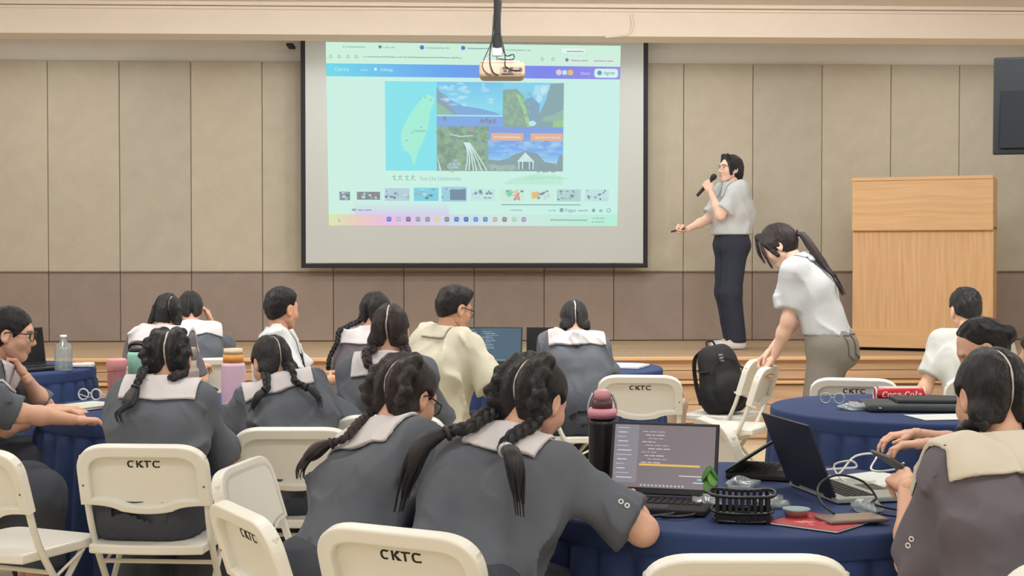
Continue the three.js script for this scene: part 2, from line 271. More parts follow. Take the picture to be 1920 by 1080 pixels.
  c.lineWidth = 3; c.beginPath(); c.moveTo(X(842), Y(253)); c.lineTo(X(862), Y(257)); c.lineTo(X(886), Y(255)); c.stroke(); blob(881, 245, 3, '#c87888'); poly([[817, 292], [826, 321], [822, 321]], '#cfdce8'); for (let i = 0; i < 20; i++) blob(838 + rnd() * 22, 302 + rnd() * 16, 2.4, 'rgba(170,190,214,.8)');
  // hall
  g = c.createLinearGradient(0, Y(238), 0, Y(322)); g.addColorStop(0, '#6f88e0'); g.addColorStop(0.6, '#64a2f4'); g.addColorStop(0.8, '#9cd0f8'); c.fillStyle = g; c.fillRect(X(915), Y(238), 284, 168);
  for (let i = 0; i < 40; i++) blob(918 + rnd() * 136, 262 + rnd() * 32, 4 + rnd() * 10, 'rgba(190,225,250,.28)', 2 + rnd() * 2);
  poly([[915, 300], [935, 302], [952, 298], [965, 290], [985, 284], [1008, 288], [1022, 304], [1045, 308], [1050, 290], [1057, 292], [1057, 322], [915, 322]], '#7c8c96'); poly([[969, 304], [985, 286], [1003, 304]], '#d6ecee'); R(971, 304, 30, 14, '#6d7f88'); for (const x of [972, 979, 992, 999]) R(x, 303, 2, 15, '#dceef0'); for (let i = 0; i < 30; i++) blob(918 + rnd() * 50, 312 + rnd() * 8, 4, 'rgba(150,176,160,.6)'); for (let i = 0; i < 20; i++) blob(1005 + rnd() * 50, 312 + rnd() * 9, 4, 'rgba(120,138,140,.6)');
  R(920, 250, 61, 14, '#f2a582'); R(995, 250, 61, 14, '#f2a582'); S(926, 259, 49, '#ffe6d2', 3); S(1004, 259, 45, '#ffe6d2', 3);
  poly([[960, 336], [1010, 326], [1057, 334], [1057, 347], [940, 347]], '#bdf2d6'); c.strokeStyle = '#aee6b8'; for (let i = 0; i < 14; i++) { c.beginPath(); c.moveTo(X(980 + i * 5), Y(332 + rnd() * 6)); c.lineTo(X(1000 + i * 5), Y(329 + rnd() * 10)); c.stroke(); }
  T('Tzu Chi University', 784, 340, 9, '#86b0a0', 'serif');
  c.strokeStyle = '#6f9a90'; c.lineWidth = 2; for (let k = 0; k < 4; k++) { const x = 732 + k * 12; c.beginPath(); c.moveTo(X(x), Y(333)); c.lineTo(X(x + 8), Y(333)); c.moveTo(X(x + 4), Y(330)); c.lineTo(X(x + (k % 2 ? 0 : 4)), Y(341)); c.moveTo(X(x + 3), Y(335)); c.lineTo(X(x + 8), Y(341)); c.stroke(); }
  c.fillStyle = 'rgba(196,240,240,.26)'; c.fillRect(X(720), Y(154), 674, 386);
  // thumbnails
  const th = [[632, 362, 20, 16, '#8d98a0'], [665, 362, 44, 15, '#8c8e92'], [718, 355, 47, 24, '#b8d4e4'], [773, 354, 47, 25, '#7fd4ea'], [826, 352, 48, 28, '#9fd4e6'], [881, 356, 47, 23, '#c8ecec'], [937, 356, 47, 23, '#cff0de'], [992, 356, 47, 23, '#d2f2e4'], [1046, 356, 46, 23, '#b6d8d6'], [1100, 356, 46, 23, '#c6e8e8']];
  for (const [x, y, w, h, f] of th) { R(x, y, w, h, f); for (let i = 0; i < 16; i++) R(x + rnd() * (w - 7), y + rnd() * (h - 5), 2 + rnd() * 5, 1 + rnd() * 4, ['#7c909c', '#a0bcc4', '#6f8290', '#c4e0e0'][i % 4]); }
  R(842, 357, 30, 20, '#7890a8'); blob(955, 365, 5, '#7cd8b0'); blob(968, 362, 4, '#f0cf90'); blob(970, 371, 5, '#f09898'); R(998, 361, 12, 12, '#efbf7c'); R(940, 384.5, 152, 2, '#8fb4ae');
  g = c.createLinearGradient(0, 0, 1104, 0); g.addColorStop(0, '#dcefb4'); g.addColorStop(0.1, '#f2cfc4'); g.addColorStop(0.22, '#efc2ea'); g.addColorStop(0.45, '#d4e2f0'); g.addColorStop(0.6, '#d8ece6'); g.addColorStop(1, '#b6f6dc'); c.fillStyle = g; c.fillRect(0, Y(404), 1104, 44);
  g = c.createLinearGradient(0, Y(380), 0, Y(406)); g.addColorStop(0, 'rgba(214,208,244,0)'); g.addColorStop(1, 'rgba(220,208,244,.9)'); c.fillStyle = g; c.fillRect(X(660), Y(380), 360, 52);
  S(667, 398, 24, '#8a98b4', 3); R(655, 394, 8, 4, '#9aa8c4'); S(957, 397, 20, '#8fb0b0'); S(1031, 398, 12, '#86a6a6', 3); T('Pages', 1062, 399, 8, '#7c96a8'); R(1052, 392, 7, 7, '#8aa4b4'); S(1087, 398, 19, '#8fb0ac', 3); R(1114, 393, 6, 6, '#8aaca8'); R(1128, 394, 6, 5, '#9cbcb8'); blob(1146, 396, 4, '#7a9c98'); blob(1146, 396, 3, '#c8f4e8');
  const ic = ['#6a78e8', '#b8c0d0', '#6f7a98', '#98a2a8', '#8a9aa4', '#e8d49a', '#8c8a98', '#4f86c8', '#4a78c0', '#5a94e4', '#4a9ad0', '#b6bca8', '#8c8c94', '#a8dcc0', '#a89ccc'];
  ic.forEach((f, i) => { c.fillStyle = f; c.beginPath(); c.roundRect(X(721 + i * 18.4), Y(409), 18, 18, 5); c.fill(); c.fillStyle = 'rgba(255,255,255,.35)'; c.fillRect(X(723 + i * 18.4), Y(412), 10, 4); });
  S(1034, 416, 70, '#86a6a4', 3); S(1116, 412, 21, '#8fb4a8'); S(1114, 419, 24, '#8fb4a8'); blob(632, 415, 3.5, '#b8be98'); blob(634, 414, 3, '#e6e8c0');
}
// ---------------------------------------------------------------- lectern
{
  const o = G(), W = 1.13, H = 1.42, D = 0.5;
  part(o, 'body', uvBox(box(W, H - 0.46, D - 0.06, 0, 0.1 + (H - 0.46) / 2 - 0.02, -0.02, 0.006), 1.2), MAT.lecternV);
  part(o, 'front_board', uvBox(box(W, 0.42, D, 0, H - 0.21, 0.0, 0.008), 1.2), MAT.lecternH);
  part(o, 'reading_top', uvBox((() => { const g = box(W, 0.03, D + 0.02, 0, 0, 0, 0.006); g.rotateX(-0.02); g.translate(0, H + 0.006, 0); return g; })(), 1.2), MAT.lecternH);
  part(o, 'plinth', uvBox(box(W + 0.03, 0.15, D + 0.01, 0, 0.1, -0.005, 0.008), 1.2), MAT.lecternH);
  part(o, 'foot', box(W - 0.15, 0.03, D - 0.12, 0, 0.014, -0.01, 0.004), MAT.matte);
  o.position.set(3.47, STAGE, -12.12); o.rotation.y = -22 * Math.PI / 180;
  top(o, 'lectern', 'tall light oak lectern with horizontal-grain front board on the stage', 'lectern');
}
// ---------------------------------------------------------------- projector on its ceiling pole
{
  const o = G(); o.position.set(-0.062, 0, -9.0);
  const b = part(o, 'body', box(0.285, 0.1, 0.22, 0, 2.6, 0, 0.03), M(0xb09884, 0.5));
  part(b, 'port_panel', box(0.13, 0.045, 0.006, 0.055, 2.592, 0.11, 0.002), M(0x967c6c, 0.6));
  for (const [x, y, w, h] of [[0.02, 2.606, 0.03, 0.012], [0.06, 2.606, 0.02, 0.01], [0.02, 2.588, 0.02, 0.012], [0.05, 2.586, 0.026, 0.012], [0.085, 2.59, 0.014, 0.012], [0.035, 2.572, 0.07, 0.008], [0.115, 2.596, 0.018, 0.022]]) part(b, 'port', box(w, h, 0.006, x, y, 0.1135, 0.002), MAT.black);
  part(b, 'lens', cyl(0.04, 0.04, 0.03, 0, 0, 0, 24).rotateX(Math.PI / 2).translate(-0.06, 2.6, -0.115), MAT.black);
  part(o, 'pole', merge([cyl(0.022, 0.022, 0.62, -0.03, 3.1, 0, 16), cyl(0.03, 0.03, 0.08, -0.03, 2.78, 0, 16), cyl(0.07, 0.07, 0.015, -0.03, 3.402, 0, 20)]), MAT.matte);
  part(o, 'bracket', merge([rod([-0.03, 2.76, 0], [-0.11, 2.655, 0.05], 0.007), rod([-0.03, 2.76, 0], [0.05, 2.655, 0.05], 0.007), rod([-0.03, 2.76, 0], [-0.03, 2.655, -0.07], 0.007), box(0.24, 0.01, 0.02, -0.01, 2.655, 0.05), box(0.06, 0.05, 0.05, -0.03, 2.72, 0)]), MAT.silver);
  part(o, 'cable', sweep([[-0.012, 3.39, 0.03], [0.0, 3.1, 0.04], [-0.01, 2.9, 0.04], [0.0, 2.75, 0.06], [0.03, 2.68, 0.1], [0.07, 2.69, 0.12], [0.075, 2.66, 0.13], [0.03, 2.655, 0.13], [-0.02, 2.66, 0.13]], 0.004, 50, 6), MAT.black);
  part(o, 'cable', sweep([[-0.05, 2.95, 0.03], [-0.06, 2.8, 0.06], [-0.075, 2.68, 0.11], [-0.07, 2.62, 0.125], [-0.05, 2.575, 0.125], [-0.02, 2.56, 0.12]], 0.0045, 40, 6), MAT.black);
  part(o, 'cable', sweep([[-0.03, 2.9, 0.03], [-0.07, 2.76, 0.06], [-0.11, 2.66, 0.11], [-0.12, 2.62, 0.12], [-0.1, 2.58, 0.122], [-0.06, 2.56, 0.12]], 0.003, 40, 6), MAT.black);
  part(o, 'cable', sweep([[-0.02, 2.84, 0.03], [0.01, 2.74, 0.09], [0.02, 2.66, 0.13], [0.02, 2.62, 0.125], [0.06, 2.595, 0.12], [0.11, 2.59, 0.12]], 0.0035, 40, 6), MAT.black);
  top(o, 'projector', 'beige ceiling projector hanging on a black pole with looped cables', 'projector');
}
// ---------------------------------------------------------------- loudspeaker on a pole
{
  const o = G(); o.position.set(3.6, 0, -10); o.rotation.y = -0.25;
  const sh = new THREE.Shape(); sh.moveTo(-0.25, 0); sh.lineTo(0.25, 0); sh.lineTo(0.21, 0.36); sh.lineTo(-0.21, 0.36); sh.closePath();
  const g = new THREE.ExtrudeGeometry(sh, { depth: 0.64, bevelEnabled: true, bevelSize: 0.012, bevelThickness: 0.012, bevelSegments: 2 }); g.rotateX(-Math.PI / 2); g.rotateX(0.07); g.translate(0, 2.16, 0.1);
  const b = part(o, 'cabinet', g, M(0x1b222a, 0.6));
  part(b, 'grille', box(0.44, 0.58, 0.012, 0, 2.48, 0.135, 0.008).rotateX(0).translate(0, 0, 0), M(0x171f28, 0.75, { bumpMap: rep(fabricBump, 8, 8), bumpScale: 0.002 }));
  part(b, 'badge', box(0.07, 0.02, 0.006, 0.02, 2.24, 0.146, 0.002), M(0xd07a52, 0.5));
  part(o, 'pole_socket', cyl(0.04, 0.04, 0.08, 0.03, 2.12, -0.04), MAT.black);
  part(o, 'pole', cyl(0.018, 0.018, 2.1, 0.03, 1.06, -0.04), MAT.black);
  for (let k = 0; k < 3; k++) { const a = k * 2.094 + 0.4; part(o, 'leg', rod([0.03 + 0.02 * Math.cos(a), 0.75, -0.04 + 0.02 * Math.sin(a)], [0.03 + 0.5 * Math.cos(a), 0.012, -0.04 + 0.5 * Math.sin(a)], 0.012), MAT.black); }
  top(o, 'loudspeaker', 'black loudspeaker cabinet raised on a pole stand beside the stage', 'speaker');
}
// ---------------------------------------------------------------- folding chairs
const font = await new FontLoader().loadAsync('fonts/droid/droid_sans_bold.typeface.json');
function chairGeo() {
  const W = 0.225, r = 0.085, q = {};
  const outline = (w, yt, ys, yc, rr) => { const s = new THREE.Shape(); s.moveTo(-w, ys); s.lineTo(-w, yt - rr); s.quadraticCurveTo(-w, yt, -w + rr * 1.25, yt); s.lineTo(w - rr * 1.25, yt); s.quadraticCurveTo(w, yt, w, yt - rr); s.lineTo(w, ys); s.quadraticCurveTo(w * 0.55, ys, w * 0.4, yc + 0.004); s.quadraticCurveTo(0, yc - 0.016, -w * 0.4, yc + 0.004); s.quadraticCurveTo(-w * 0.55, ys, -w, ys); return s; };
  const rim = outline(W, 0.11, -0.1, -0.128, r);
  const hole = outline(W - 0.03, 0.082, -0.088, -0.112, r - 0.02); rim.holes.push(new THREE.Path(hole.getPoints(10).reverse()));
  const bend = (g) => { const p = g.attributes.position; for (let i = 0; i < p.count; i++) { const x = p.getX(i); p.setZ(i, p.getZ(i) - 0.028 * (1 - (x / W) * (x / W))); } g.computeVertexNormals(); return g; };
  const ex = (s, d, b) => new THREE.ExtrudeGeometry(s, { depth: d, bevelEnabled: true, bevelSize: b, bevelThickness: b, bevelSegments: 2, curveSegments: 10 });
  const tilt = (g) => { g.rotateX(-0.3); g.translate(0, 0.69, -0.195); return g; };
  const a = ex(rim, 0.026, 0.006); a.translate(0, 0, -0.018);
  q.rim = tilt(a);
  const inn = new THREE.PlaneGeometry(2 * (W - 0.02), 0.2, 24, 8);
  const pl = ex(outline(W - 0.018, 0.095, -0.095, -0.122, r - 0.012), 0.01, 0.002); pl.translate(0, 0, 0.002);
  q.panel = tilt(pl);
  const L = [[-0.2, 0, 0], [0.2, 0, 0]];
  q.leg = (s) => sweep([[s * 0.213, 0.76, -0.218], [s * 0.213, 0.6, -0.17], [s * 0.21, 0.46, -0.115], [s * 0.206, 0.2, 0.06], [s * 0.204, 0.006, 0.2]], 0.0125, 14, 8);
  q.rear = (s) => sweep([[s * 0.186, 0.415, 0.13], [s * 0.186, 0.2, -0.06], [s * 0.186, 0.006, -0.24]], 0.011, 6, 8);
  const seat = new THREE.Shape(); seat.moveTo(-0.195, -0.18); seat.quadraticCurveTo(0, -0.215, 0.195, -0.18); seat.lineTo(0.2, 0.15); seat.quadraticCurveTo(0.2, 0.21, 0.14, 0.21); seat.lineTo(-0.14, 0.21); seat.quadraticCurveTo(-0.2, 0.21, -0.2, 0.15); seat.closePath();
  const sg = ex(seat, 0.02, 0.007); sg.rotateX(Math.PI / 2); sg.translate(0, 0.44, 0); q.seat = sg;   // y goes to +z
  q.bar = [rod([-0.2, 0.2, 0.06], [0.2, 0.2, 0.06], 0.009), rod([-0.186, 0.12, -0.135], [0.186, 0.12, -0.135], 0.009), rod([-0.2, 0.36, -0.05], [0.2, 0.36, -0.05], 0.008)];
  q.arm = (s) => rod([s * 0.198, 0.41, 0.12], [s * 0.204, 0.34, -0.035], 0.006);
  const t = new TextGeometry('CKTC', { font, size: 0.026, depth: 0.0012, curveSegments: 3 }); t.computeBoundingBox();
  const p = t.attributes.position; for (let i = 0; i < p.count; i++) p.setX(i, p.getX(i) * 1.08 + 0.006 * Math.floor(p.getX(i) / 0.021)); t.computeBoundingBox(); t.translate(-t.boundingBox.max.x / 2, 0, 0);
  t.rotateY(Math.PI); t.translate(0, 0.03, 0.0002); q.text = tilt(t);
  q.rivet = (s, y) => { const g = cyl(0.004, 0.004, 0.004, 0, 0, 0, 10); g.rotateX(Math.PI / 2); g.translate(s * (W - 0.012), y, -0.023); return tilt(g); };
  return q;
}
const CG = chairGeo();
function makeChair(text) {
  const o = G();
  const b = part(o, 'backrest', CG.panel, MAT.chair); part(b, 'rim', CG.rim, MAT.chair);
  for (const s of [-1, 1]) { part(b, 'rivet', CG.rivet(s, -0.03), MAT.rivet); }
  if (text) part(b, 'lettering', CG.text, MAT.letter, 'black CKTC letters');
  part(o, 'seat', CG.seat, MAT.chair);
  for (const s of [-1, 1]) { part(o, 'front_leg', CG.leg(s), MAT.chairTube); part(o, 'rear_leg', CG.rear(s), MAT.chairTube); part(o, 'hinge_arm', CG.arm(s), MAT.chairTube); }
  for (const g of CG.bar) part(o, 'crossbar', g, MAT.chairTube);
  return o;
}
const chairPlain = makeChair(false), chairText = makeChair(true);
// [x, depth, facing, lettered, label]; x and depth are those of the middle of the seat
const CHAIRS = [
  [-1.26, 5.17, 4, 1, 'cream folding chair marked CKTC under the braided girl at the bottle table'],
  [-1.75, 5.06, 24, 0, 'empty cream folding chair beside the chair of the braided girl, seat bare'],
  [-0.83, 5.66, 0, 0, 'cream folding chair under the girl with low pigtails'],
  [-0.63, 4.48, 100, 0, 'empty cream folding chair turned sideways with backrest front showing'],
  [-0.50, 3.80, 60, 1, 'cream folding chair turned edge-on under the girl with a braid over her white collar'],
  [-0.17, 3.62, 28, 1, 'cream folding chair marked CKTC behind the girl typing on the laptop with the lit screen'],
  [0.51, 3.34, 0, 0, 'empty cream folding chair with its back to us before the laptop table'],
  [-0.2, 5.72, -14, 0, 'cream folding chair half hidden between the leaning girl and the cream-shirted boy'],
  [0.72, 8.05, 6, 1, 'cream folding chair marked CKTC with a beige tote, beside the bowed girl'],
  [1.36, 9.2, -62, 0, 'cream folding chair carrying the black backpack'],
  [1.30, 8.55, -66, 0, 'cream folding chair gripped by the stooping woman'],
  [1.02, 5.72, 80, 0, 'empty cream folding chair seen edge-on behind the laptop table'],
  [1.87, 7.85, 14, 1, 'cream folding chair marked CKTC beyond the red pouch'],
  [2.56, 7.95, 0, 0, 'cream folding chair under the person in the printed white shirt'],
  [1.21, 3.30, -14, 0, 'cream folding chair under the girl holding the phone'],
  [-1.30, 7.95, 78, 0, 'cream folding chair under the boy with a tie'],
  [-0.84, 8.1, 30, 0, 'cream folding chair under the girl with one hanging braid'],
  [-0.5, 6.08, 0, 0, 'cream folding chair under the girl between the pigtailed girl and the boy'],
  [-0.42, 7.65, 45, 0, 'cream folding chair under the boy in the cream shirt'],
  [0.37, 8.15, 84, 0, 'cream folding chair under the bowed girl at the far dark laptop'],
  [-2.55, 6.5, 82, 0, 'cream folding chair under the girl resting her chin on her hand'],
  [-2.3, 5.62, 62, 0, 'cream folding chair under the student typing at the table edge'],
  [-2.1, 8.65, 10, 0, 'cream folding chair under the girl with looped hair'],
  [-2.0, 9.35, -20, 0, 'cream folding chair under the girl holding her head'],
  [1.80, 5.35, -80, 0, 'cream folding chair under the girl with hair combed back'],
  [1.62, 4.2, -50, 0, 'cream folding chair under the student with the plaited hairline'],
];
CHAIRS.forEach(([x, d, az, t, label], i) => { const c = (t ? chairText : chairPlain).clone(); put(c, x, d, az); top(c, 'folding_chair', label, 'chair', 'cream folding chairs'); });

// ---------------------------------------------------------------- round tables under navy cloths
function clothGeo(R, H, folds, s0) {
  const n = 360, rows = 22, pos = [], uv = [], idx = [];
  const ring = (r, y) => { for (let i = 0; i <= n; i++) { const a = i / n * Math.PI * 2, rr = typeof r === 'function' ? r(a) : r; pos.push(Math.cos(a) * rr, typeof y === 'function' ? y(a) : y, Math.sin(a) * rr); uv.push(Math.cos(a) * rr, Math.sin(a) * rr + y * 0.0); } };
  const rs = [0.0, 0.15, 0.3, 0.45, 0.55, R - 0.02];
  for (const r of rs) ring(r, H);
  ring(R - 0.006, H - 0.001); ring(R, H - 0.006); ring(R + 0.002, H - 0.014); ring(R + 0.003, H - 0.06); ring(R - 0.004, H - 0.064);
  for (let k = 1; k <= rows; k++) { const t = k / rows, y = (H - 0.064) * (1 - t) + 0.004;
    ring((a) => { const f = a * folds + 0.6 * Math.sin(a * 5 + s0); const saw = Math.pow(0.5 + 0.5 * Math.sin(f), 0.34); return R - 0.016 + (0.026 + 0.036 * t) * saw + 0.012 * t * Math.sin(a * 7 + s0 * 3) + 0.03 * t; }, y); }
  const m = rs.length + 5 + rows;
  for (let k = 0; k < m - 1; k++) for (let i = 0; i < n; i++) { const a = k * (n + 1) + i, b = a + n + 1; idx.push(a, a + 1, b, b, a + 1, b + 1); }
  const g = new THREE.BufferGeometry(); g.setAttribute('position', new THREE.Float32BufferAttribute(pos, 3)); g.setAttribute('uv', new THREE.Float32BufferAttribute(uv, 2)); g.setIndex(idx); g.computeVertexNormals(); return g;
}
function table(x, d, R, label, s0) {
  const o = G(); o.position.set(x, 0, -d);
  part(o, 'tablecloth', clothGeo(R, 0.742, 34, s0), MAT.cloth);
  part(o, 'tabletop', cyl(R - 0.03, R - 0.03, 0.022, 0, 0.726, 0, 48), M(0xb0a590, 0.6));
  for (const a of [0.7, 2.3, 3.9, 5.4]) part(o, 'leg', cyl(0.014, 0.014, 0.71, 0.42 * Math.cos(a), 0.36, 0.42 * Math.sin(a), 10), MAT.grey);
  top(o, 'round_table', label, 'table', 'round tables under navy cloths');
}
const TB = 0.744;
table(0.70, 4.28, 0.67, 'round navy-clothed table with the black basket, red booklet and laptops', 0.4);
table(1.90, 6.72, 0.68, 'round navy-clothed table with the red pouch and black laptop sleeve', 1.9);
table(-1.5, 6.75, 0.70, 'round navy-clothed table with the tumblers and tall lilac bottle', 3.1);
table(-3.33, 9.1, 0.67, 'round navy-clothed table with a water jug, nearest the wall boards', 4.3);
table(0.29, 9.2, 0.67, 'round navy-clothed table with the dark code laptop, in front of the stage', 5.6);

// ---------------------------------------------------------------- laptops
const keyGeo = box(0.0155, 0.003, 0.0145, 0, 0, 0, 0.001);
function laptop({ w = 0.33, h = 0.225, open = 110, body = MAT.lid, base = MAT.matte, draw }) {
  const o = G(), b = part(o, 'base', box(w, 0.016, h, 0, 0.009, 0, 0.005), base);
  const keys = []; for (let r = 0; r < 5; r++) for (let k = 0; k < 14; k++) keys.push(keyGeo.clone().translate((k - 6.5) * (w - 0.05) / 14, 0.0185, -h / 2 + 0.045 + r * 0.019));
  part(b, 'keyboard', merge(keys), MAT.key); part(b, 'touchpad', box(0.1, 0.001, 0.06, 0, 0.0175, h / 2 - 0.042, 0.0004), M(0x2b2c30, 0.4));
  part(o, 'hinge', merge([cyl(0.006, 0.006, 0.04, 0, 0, 0, 10).rotateZ(Math.PI / 2).translate(-w / 3, 0.016, -h / 2), cyl(0.006, 0.006, 0.04, 0, 0, 0, 10).rotateZ(Math.PI / 2).translate(w / 3, 0.016, -h / 2)]), MAT.black);
  const lid = new THREE.Group(); lid.name = 'lid'; lid.position.set(0, 0.018, -h / 2); lid.rotation.x = -(open - 90) * Math.PI / 180; o.add(lid);
  part(lid, 'shell', box(w, h - 0.004, 0.007, 0, h / 2, -0.004, 0.003), body);
  part(lid, 'bezel', box(w - 0.004, h - 0.008, 0.002, 0, h / 2, 0.0002, 0.0008), MAT.black);
  const pg = new THREE.PlaneGeometry(w - 0.02, h - 0.032); pg.translate(0, h / 2 + 0.005, 0.0014);
  part(lid, 'display', pg, draw ? M(0x0c0c0c, 0.25, { emissive: 0xffffff, emissiveMap: canvas(640, 400, draw), emissiveIntensity: 0.9 }) : M(0x0d0f14, 0.25));
  return o;
}
function codeScreen(bg, side, dim, bar) { return (c, w, h) => {
  c.fillStyle = bg; c.fillRect(0, 0, w, h); c.fillStyle = side; c.fillRect(0, 0, w * 0.24, h * 0.93);
  for (let i = 0; i < 12; i++) { c.fillStyle = dim[i % 2]; c.fillRect(16 + 8 * (i % 2), 18 + i * 29, 50 + rnd() * 50, 6); }
  for (let i = 0; i < 10; i++) { c.fillStyle = dim[i % 2]; let x = w * 0.28 + 20 * (i % 3); for (let k = 0; k < 3; k++) { const q = 14 + rnd() * 40; c.fillRect(x, 40 + i * 22, q, 5); x += q + 8; } }
  if (bar) { c.fillStyle = '#e8bc58'; c.fillRect(w * 0.26, h * 0.62, w * 0.6, 13); c.fillStyle = '#7fc4dc'; c.fillRect(w * 0.84, h * 0.83, 76, 12); c.fillStyle = '#d8d4d8'; c.fillRect(w * 0.66, h * 0.79, 150, 6); c.fillRect(w * 0.8, h * 0.89, 90, 6); }
  c.fillStyle = '#b8c4d4'; for (let i = 0; i < 12; i++) c.fillRect(w * 0.28 + i * 24, h * 0.95, 13, 10);
}; }
function placeLaptop(spec, x, d, az, label) { const o = laptop(spec); put(o, x, d, az, TB); top(o, 'laptop', label, 'laptop'); return o; }
placeLaptop({ w: 0.315, h: 0.215, open: 108, draw: codeScreen('#7d7378', '#8a8690', ['#b9b2b8', '#d8d2d6'], true) }, 0.40, 4.02, 196, 'black laptop with lit grey code screen and a yellow bar');
placeLaptop({ w: 0.345, h: 0.23, open: 112, body: MAT.lid, base: M(0x9aa09c, 0.5) }, 1.0, 4.27, 78, 'black laptop seen from behind its lid, beside the looping white cable');
placeLaptop({ w: 0.31, h: 0.215, open: 34, body: MAT.black }, 0.83, 4.66, 110, 'half-closed black laptop with its keyboard showing');
placeLaptop({ w: 0.36, h: 0.245, open: 104, draw: codeScreen('#3c5a6e', '#2f4a5e', ['#9fb8c8', '#c8dae4'], false) }, -0.13, 9.0, 186, 'dark laptop with a blue code screen on the far table');
placeLaptop({ w: 0.34, h: 0.225, open: 96 }, 0.26, 9.3, 182, 'dark laptop with a blank screen beside the blue code screen');
placeLaptop({ w: 0.35, h: 0.24, open: 98 }, -2.95, 8.95, 120, 'dark laptop standing open beside the water jug');
// ---------------------------------------------------------------- distance fields -> meshes
const smin = (a, b, k) => { const h = Math.max(k - Math.abs(a - b), 0) / k; return Math.min(a, b) - h * h * k * 0.25; };
const smax = (a, b, k) => -smin(-a, -b, k);
function cap(a, b, ra, rb = ra) {
  const [ax, ay, az] = a, bx = b[0] - ax, by = b[1] - ay, bz = b[2] - az, l = bx * bx + by * by + bz * bz || 1e-9;
  return (x, y, z) => { x -= ax; y -= ay; z -= az; let t = (x * bx + y * by + z * bz) / l; t = t < 0 ? 0 : t > 1 ? 1 : t; const dx = x - bx * t, dy = y - by * t, dz = z - bz * t; return Math.sqrt(dx * dx + dy * dy + dz * dz) - ra - (rb - ra) * t; };
}
function ell(c, r) { const m = Math.min(...r); return (x, y, z) => { x = (x - c[0]) / r[0]; y = (y - c[1]) / r[1]; z = (z - c[2]) / r[2]; const q = Math.sqrt(x * x + y * y + z * z); const gx = x / r[0], gy = y / r[1], gz = z / r[2], gl = Math.sqrt(gx * gx + gy * gy + gz * gz); return gl < 1e-6 ? -m : q * (q - 1) / gl; }; }
const uni = (l, k) => (x, y, z) => { let d = l[0](x, y, z); for (let i = 1; i < l.length; i++) d = smin(d, l[i](x, y, z), k); return d; };
function meshField(f, lo, hi, cell, pad = 0.014) {
  const nx = Math.ceil((hi[0] - lo[0]) / cell) + 1, ny = Math.ceil((hi[1] - lo[1]) / cell) + 1, nz = Math.ceil((hi[2] - lo[2]) / cell) + 1;
  const F = new Float32Array(nx * ny * nz), B = 6, half = B * cell * 0.5, lim = half * 1.74 * 1.25 + pad;
  for (let k = 0; k < nz; k += B) for (let j = 0; j < ny; j += B) for (let i = 0; i < nx; i += B) {
    const d = f(lo[0] + i * cell + half, lo[1] + j * cell + half, lo[2] + k * cell + half), far = Math.abs(d) > lim;
    for (let c = k; c < Math.min(k + B, nz); c++) for (let b = j; b < Math.min(j + B, ny); b++) for (let a = i; a < Math.min(i + B, nx); a++)
      F[(c * ny + b) * nx + a] = far ? d : f(lo[0] + a * cell, lo[1] + b * cell, lo[2] + c * cell);
  }
  const id = new Int32Array(nx * ny * nz).fill(-1), pos = [], idx = [], sx = 1, sy = nx, sz = nx * ny;
  const E = [[0, 1], [0, 2], [0, 4], [1, 3], [1, 5], [2, 3], [2, 6], [3, 7], [4, 5], [4, 6], [5, 7], [6, 7]], off = [0, sx, sy, sx + sy, sz, sx + sz, sy + sz, sx + sy + sz];
  for (let c = 0; c < nz - 1; c++) for (let b = 0; b < ny - 1; b++) for (let a = 0; a < nx - 1; a++) {
    const o = (c * ny + b) * nx + a; let m = 0; for (let q = 0; q < 8; q++) if (F[o + off[q]] < 0) m |= 1 << q;
    if (m === 0 || m === 255) continue;
    let x = 0, y = 0, z = 0, n = 0;
    for (const [p, q] of E) { if (((m >> p) & 1) === ((m >> q) & 1)) continue; const u = F[o + off[p]], v = F[o + off[q]], t = u / (u - v);
      x += (p & 1) + t * ((q & 1) - (p & 1)); y += ((p >> 1) & 1) + t * (((q >> 1) & 1) - ((p >> 1) & 1)); z += (p >> 2) + t * ((q >> 2) - (p >> 2)); n++; }
    id[o] = pos.length / 3; pos.push(lo[0] + (a + x / n) * cell, lo[1] + (b + y / n) * cell, lo[2] + (c + z / n) * cell);
  }
  const quad = (p, q, r, s, flip) => { if (p < 0 || q < 0 || r < 0 || s < 0) return; if (flip) idx.push(p, s, r, p, r, q); else idx.push(p, q, r, p, r, s); };
  for (let c = 1; c < nz - 1; c++) for (let b = 1; b < ny - 1; b++) for (let a = 1; a < nx - 1; a++) {
    const o = (c * ny + b) * nx + a, s = F[o] < 0;
    if (s !== F[o + sx] < 0) quad(id[o - sy - sz], id[o - sz], id[o], id[o - sy], !s);
    if (s !== F[o + sy] < 0) quad(id[o - sx - sz], id[o - sx], id[o], id[o - sz], !s);
    if (s !== F[o + sz] < 0) quad(id[o - sx - sy], id[o - sy], id[o], id[o - sx], !s);
  }
  const g = new THREE.BufferGeometry(); g.setAttribute('position', new THREE.Float32BufferAttribute(pos, 3)); g.setIndex(idx); g.computeVertexNormals(); return g;
}
function setUV(g, f) { const p = g.attributes.position, uv = []; for (let i = 0; i < p.count; i++) { const q = f(p.getX(i), p.getY(i), p.getZ(i)); uv.push(q[0], q[1]); } g.setAttribute('uv', new THREE.Float32BufferAttribute(uv, 2)); return g; }
function paint(g, f) { const p = g.attributes.position, c = []; for (let i = 0; i < p.count; i++) { const q = f(p.getX(i), p.getY(i), p.getZ(i)); c.push(q[0], q[1], q[2]); } g.setAttribute('color', new THREE.Float32BufferAttribute(c, 3)); return g; }
const lin = (h) => { const c = new THREE.Color(h); return [c.r, c.g, c.b]; };
const mix3 = (a, b, t) => a.map((v, i) => v + (b[i] - v) * t);
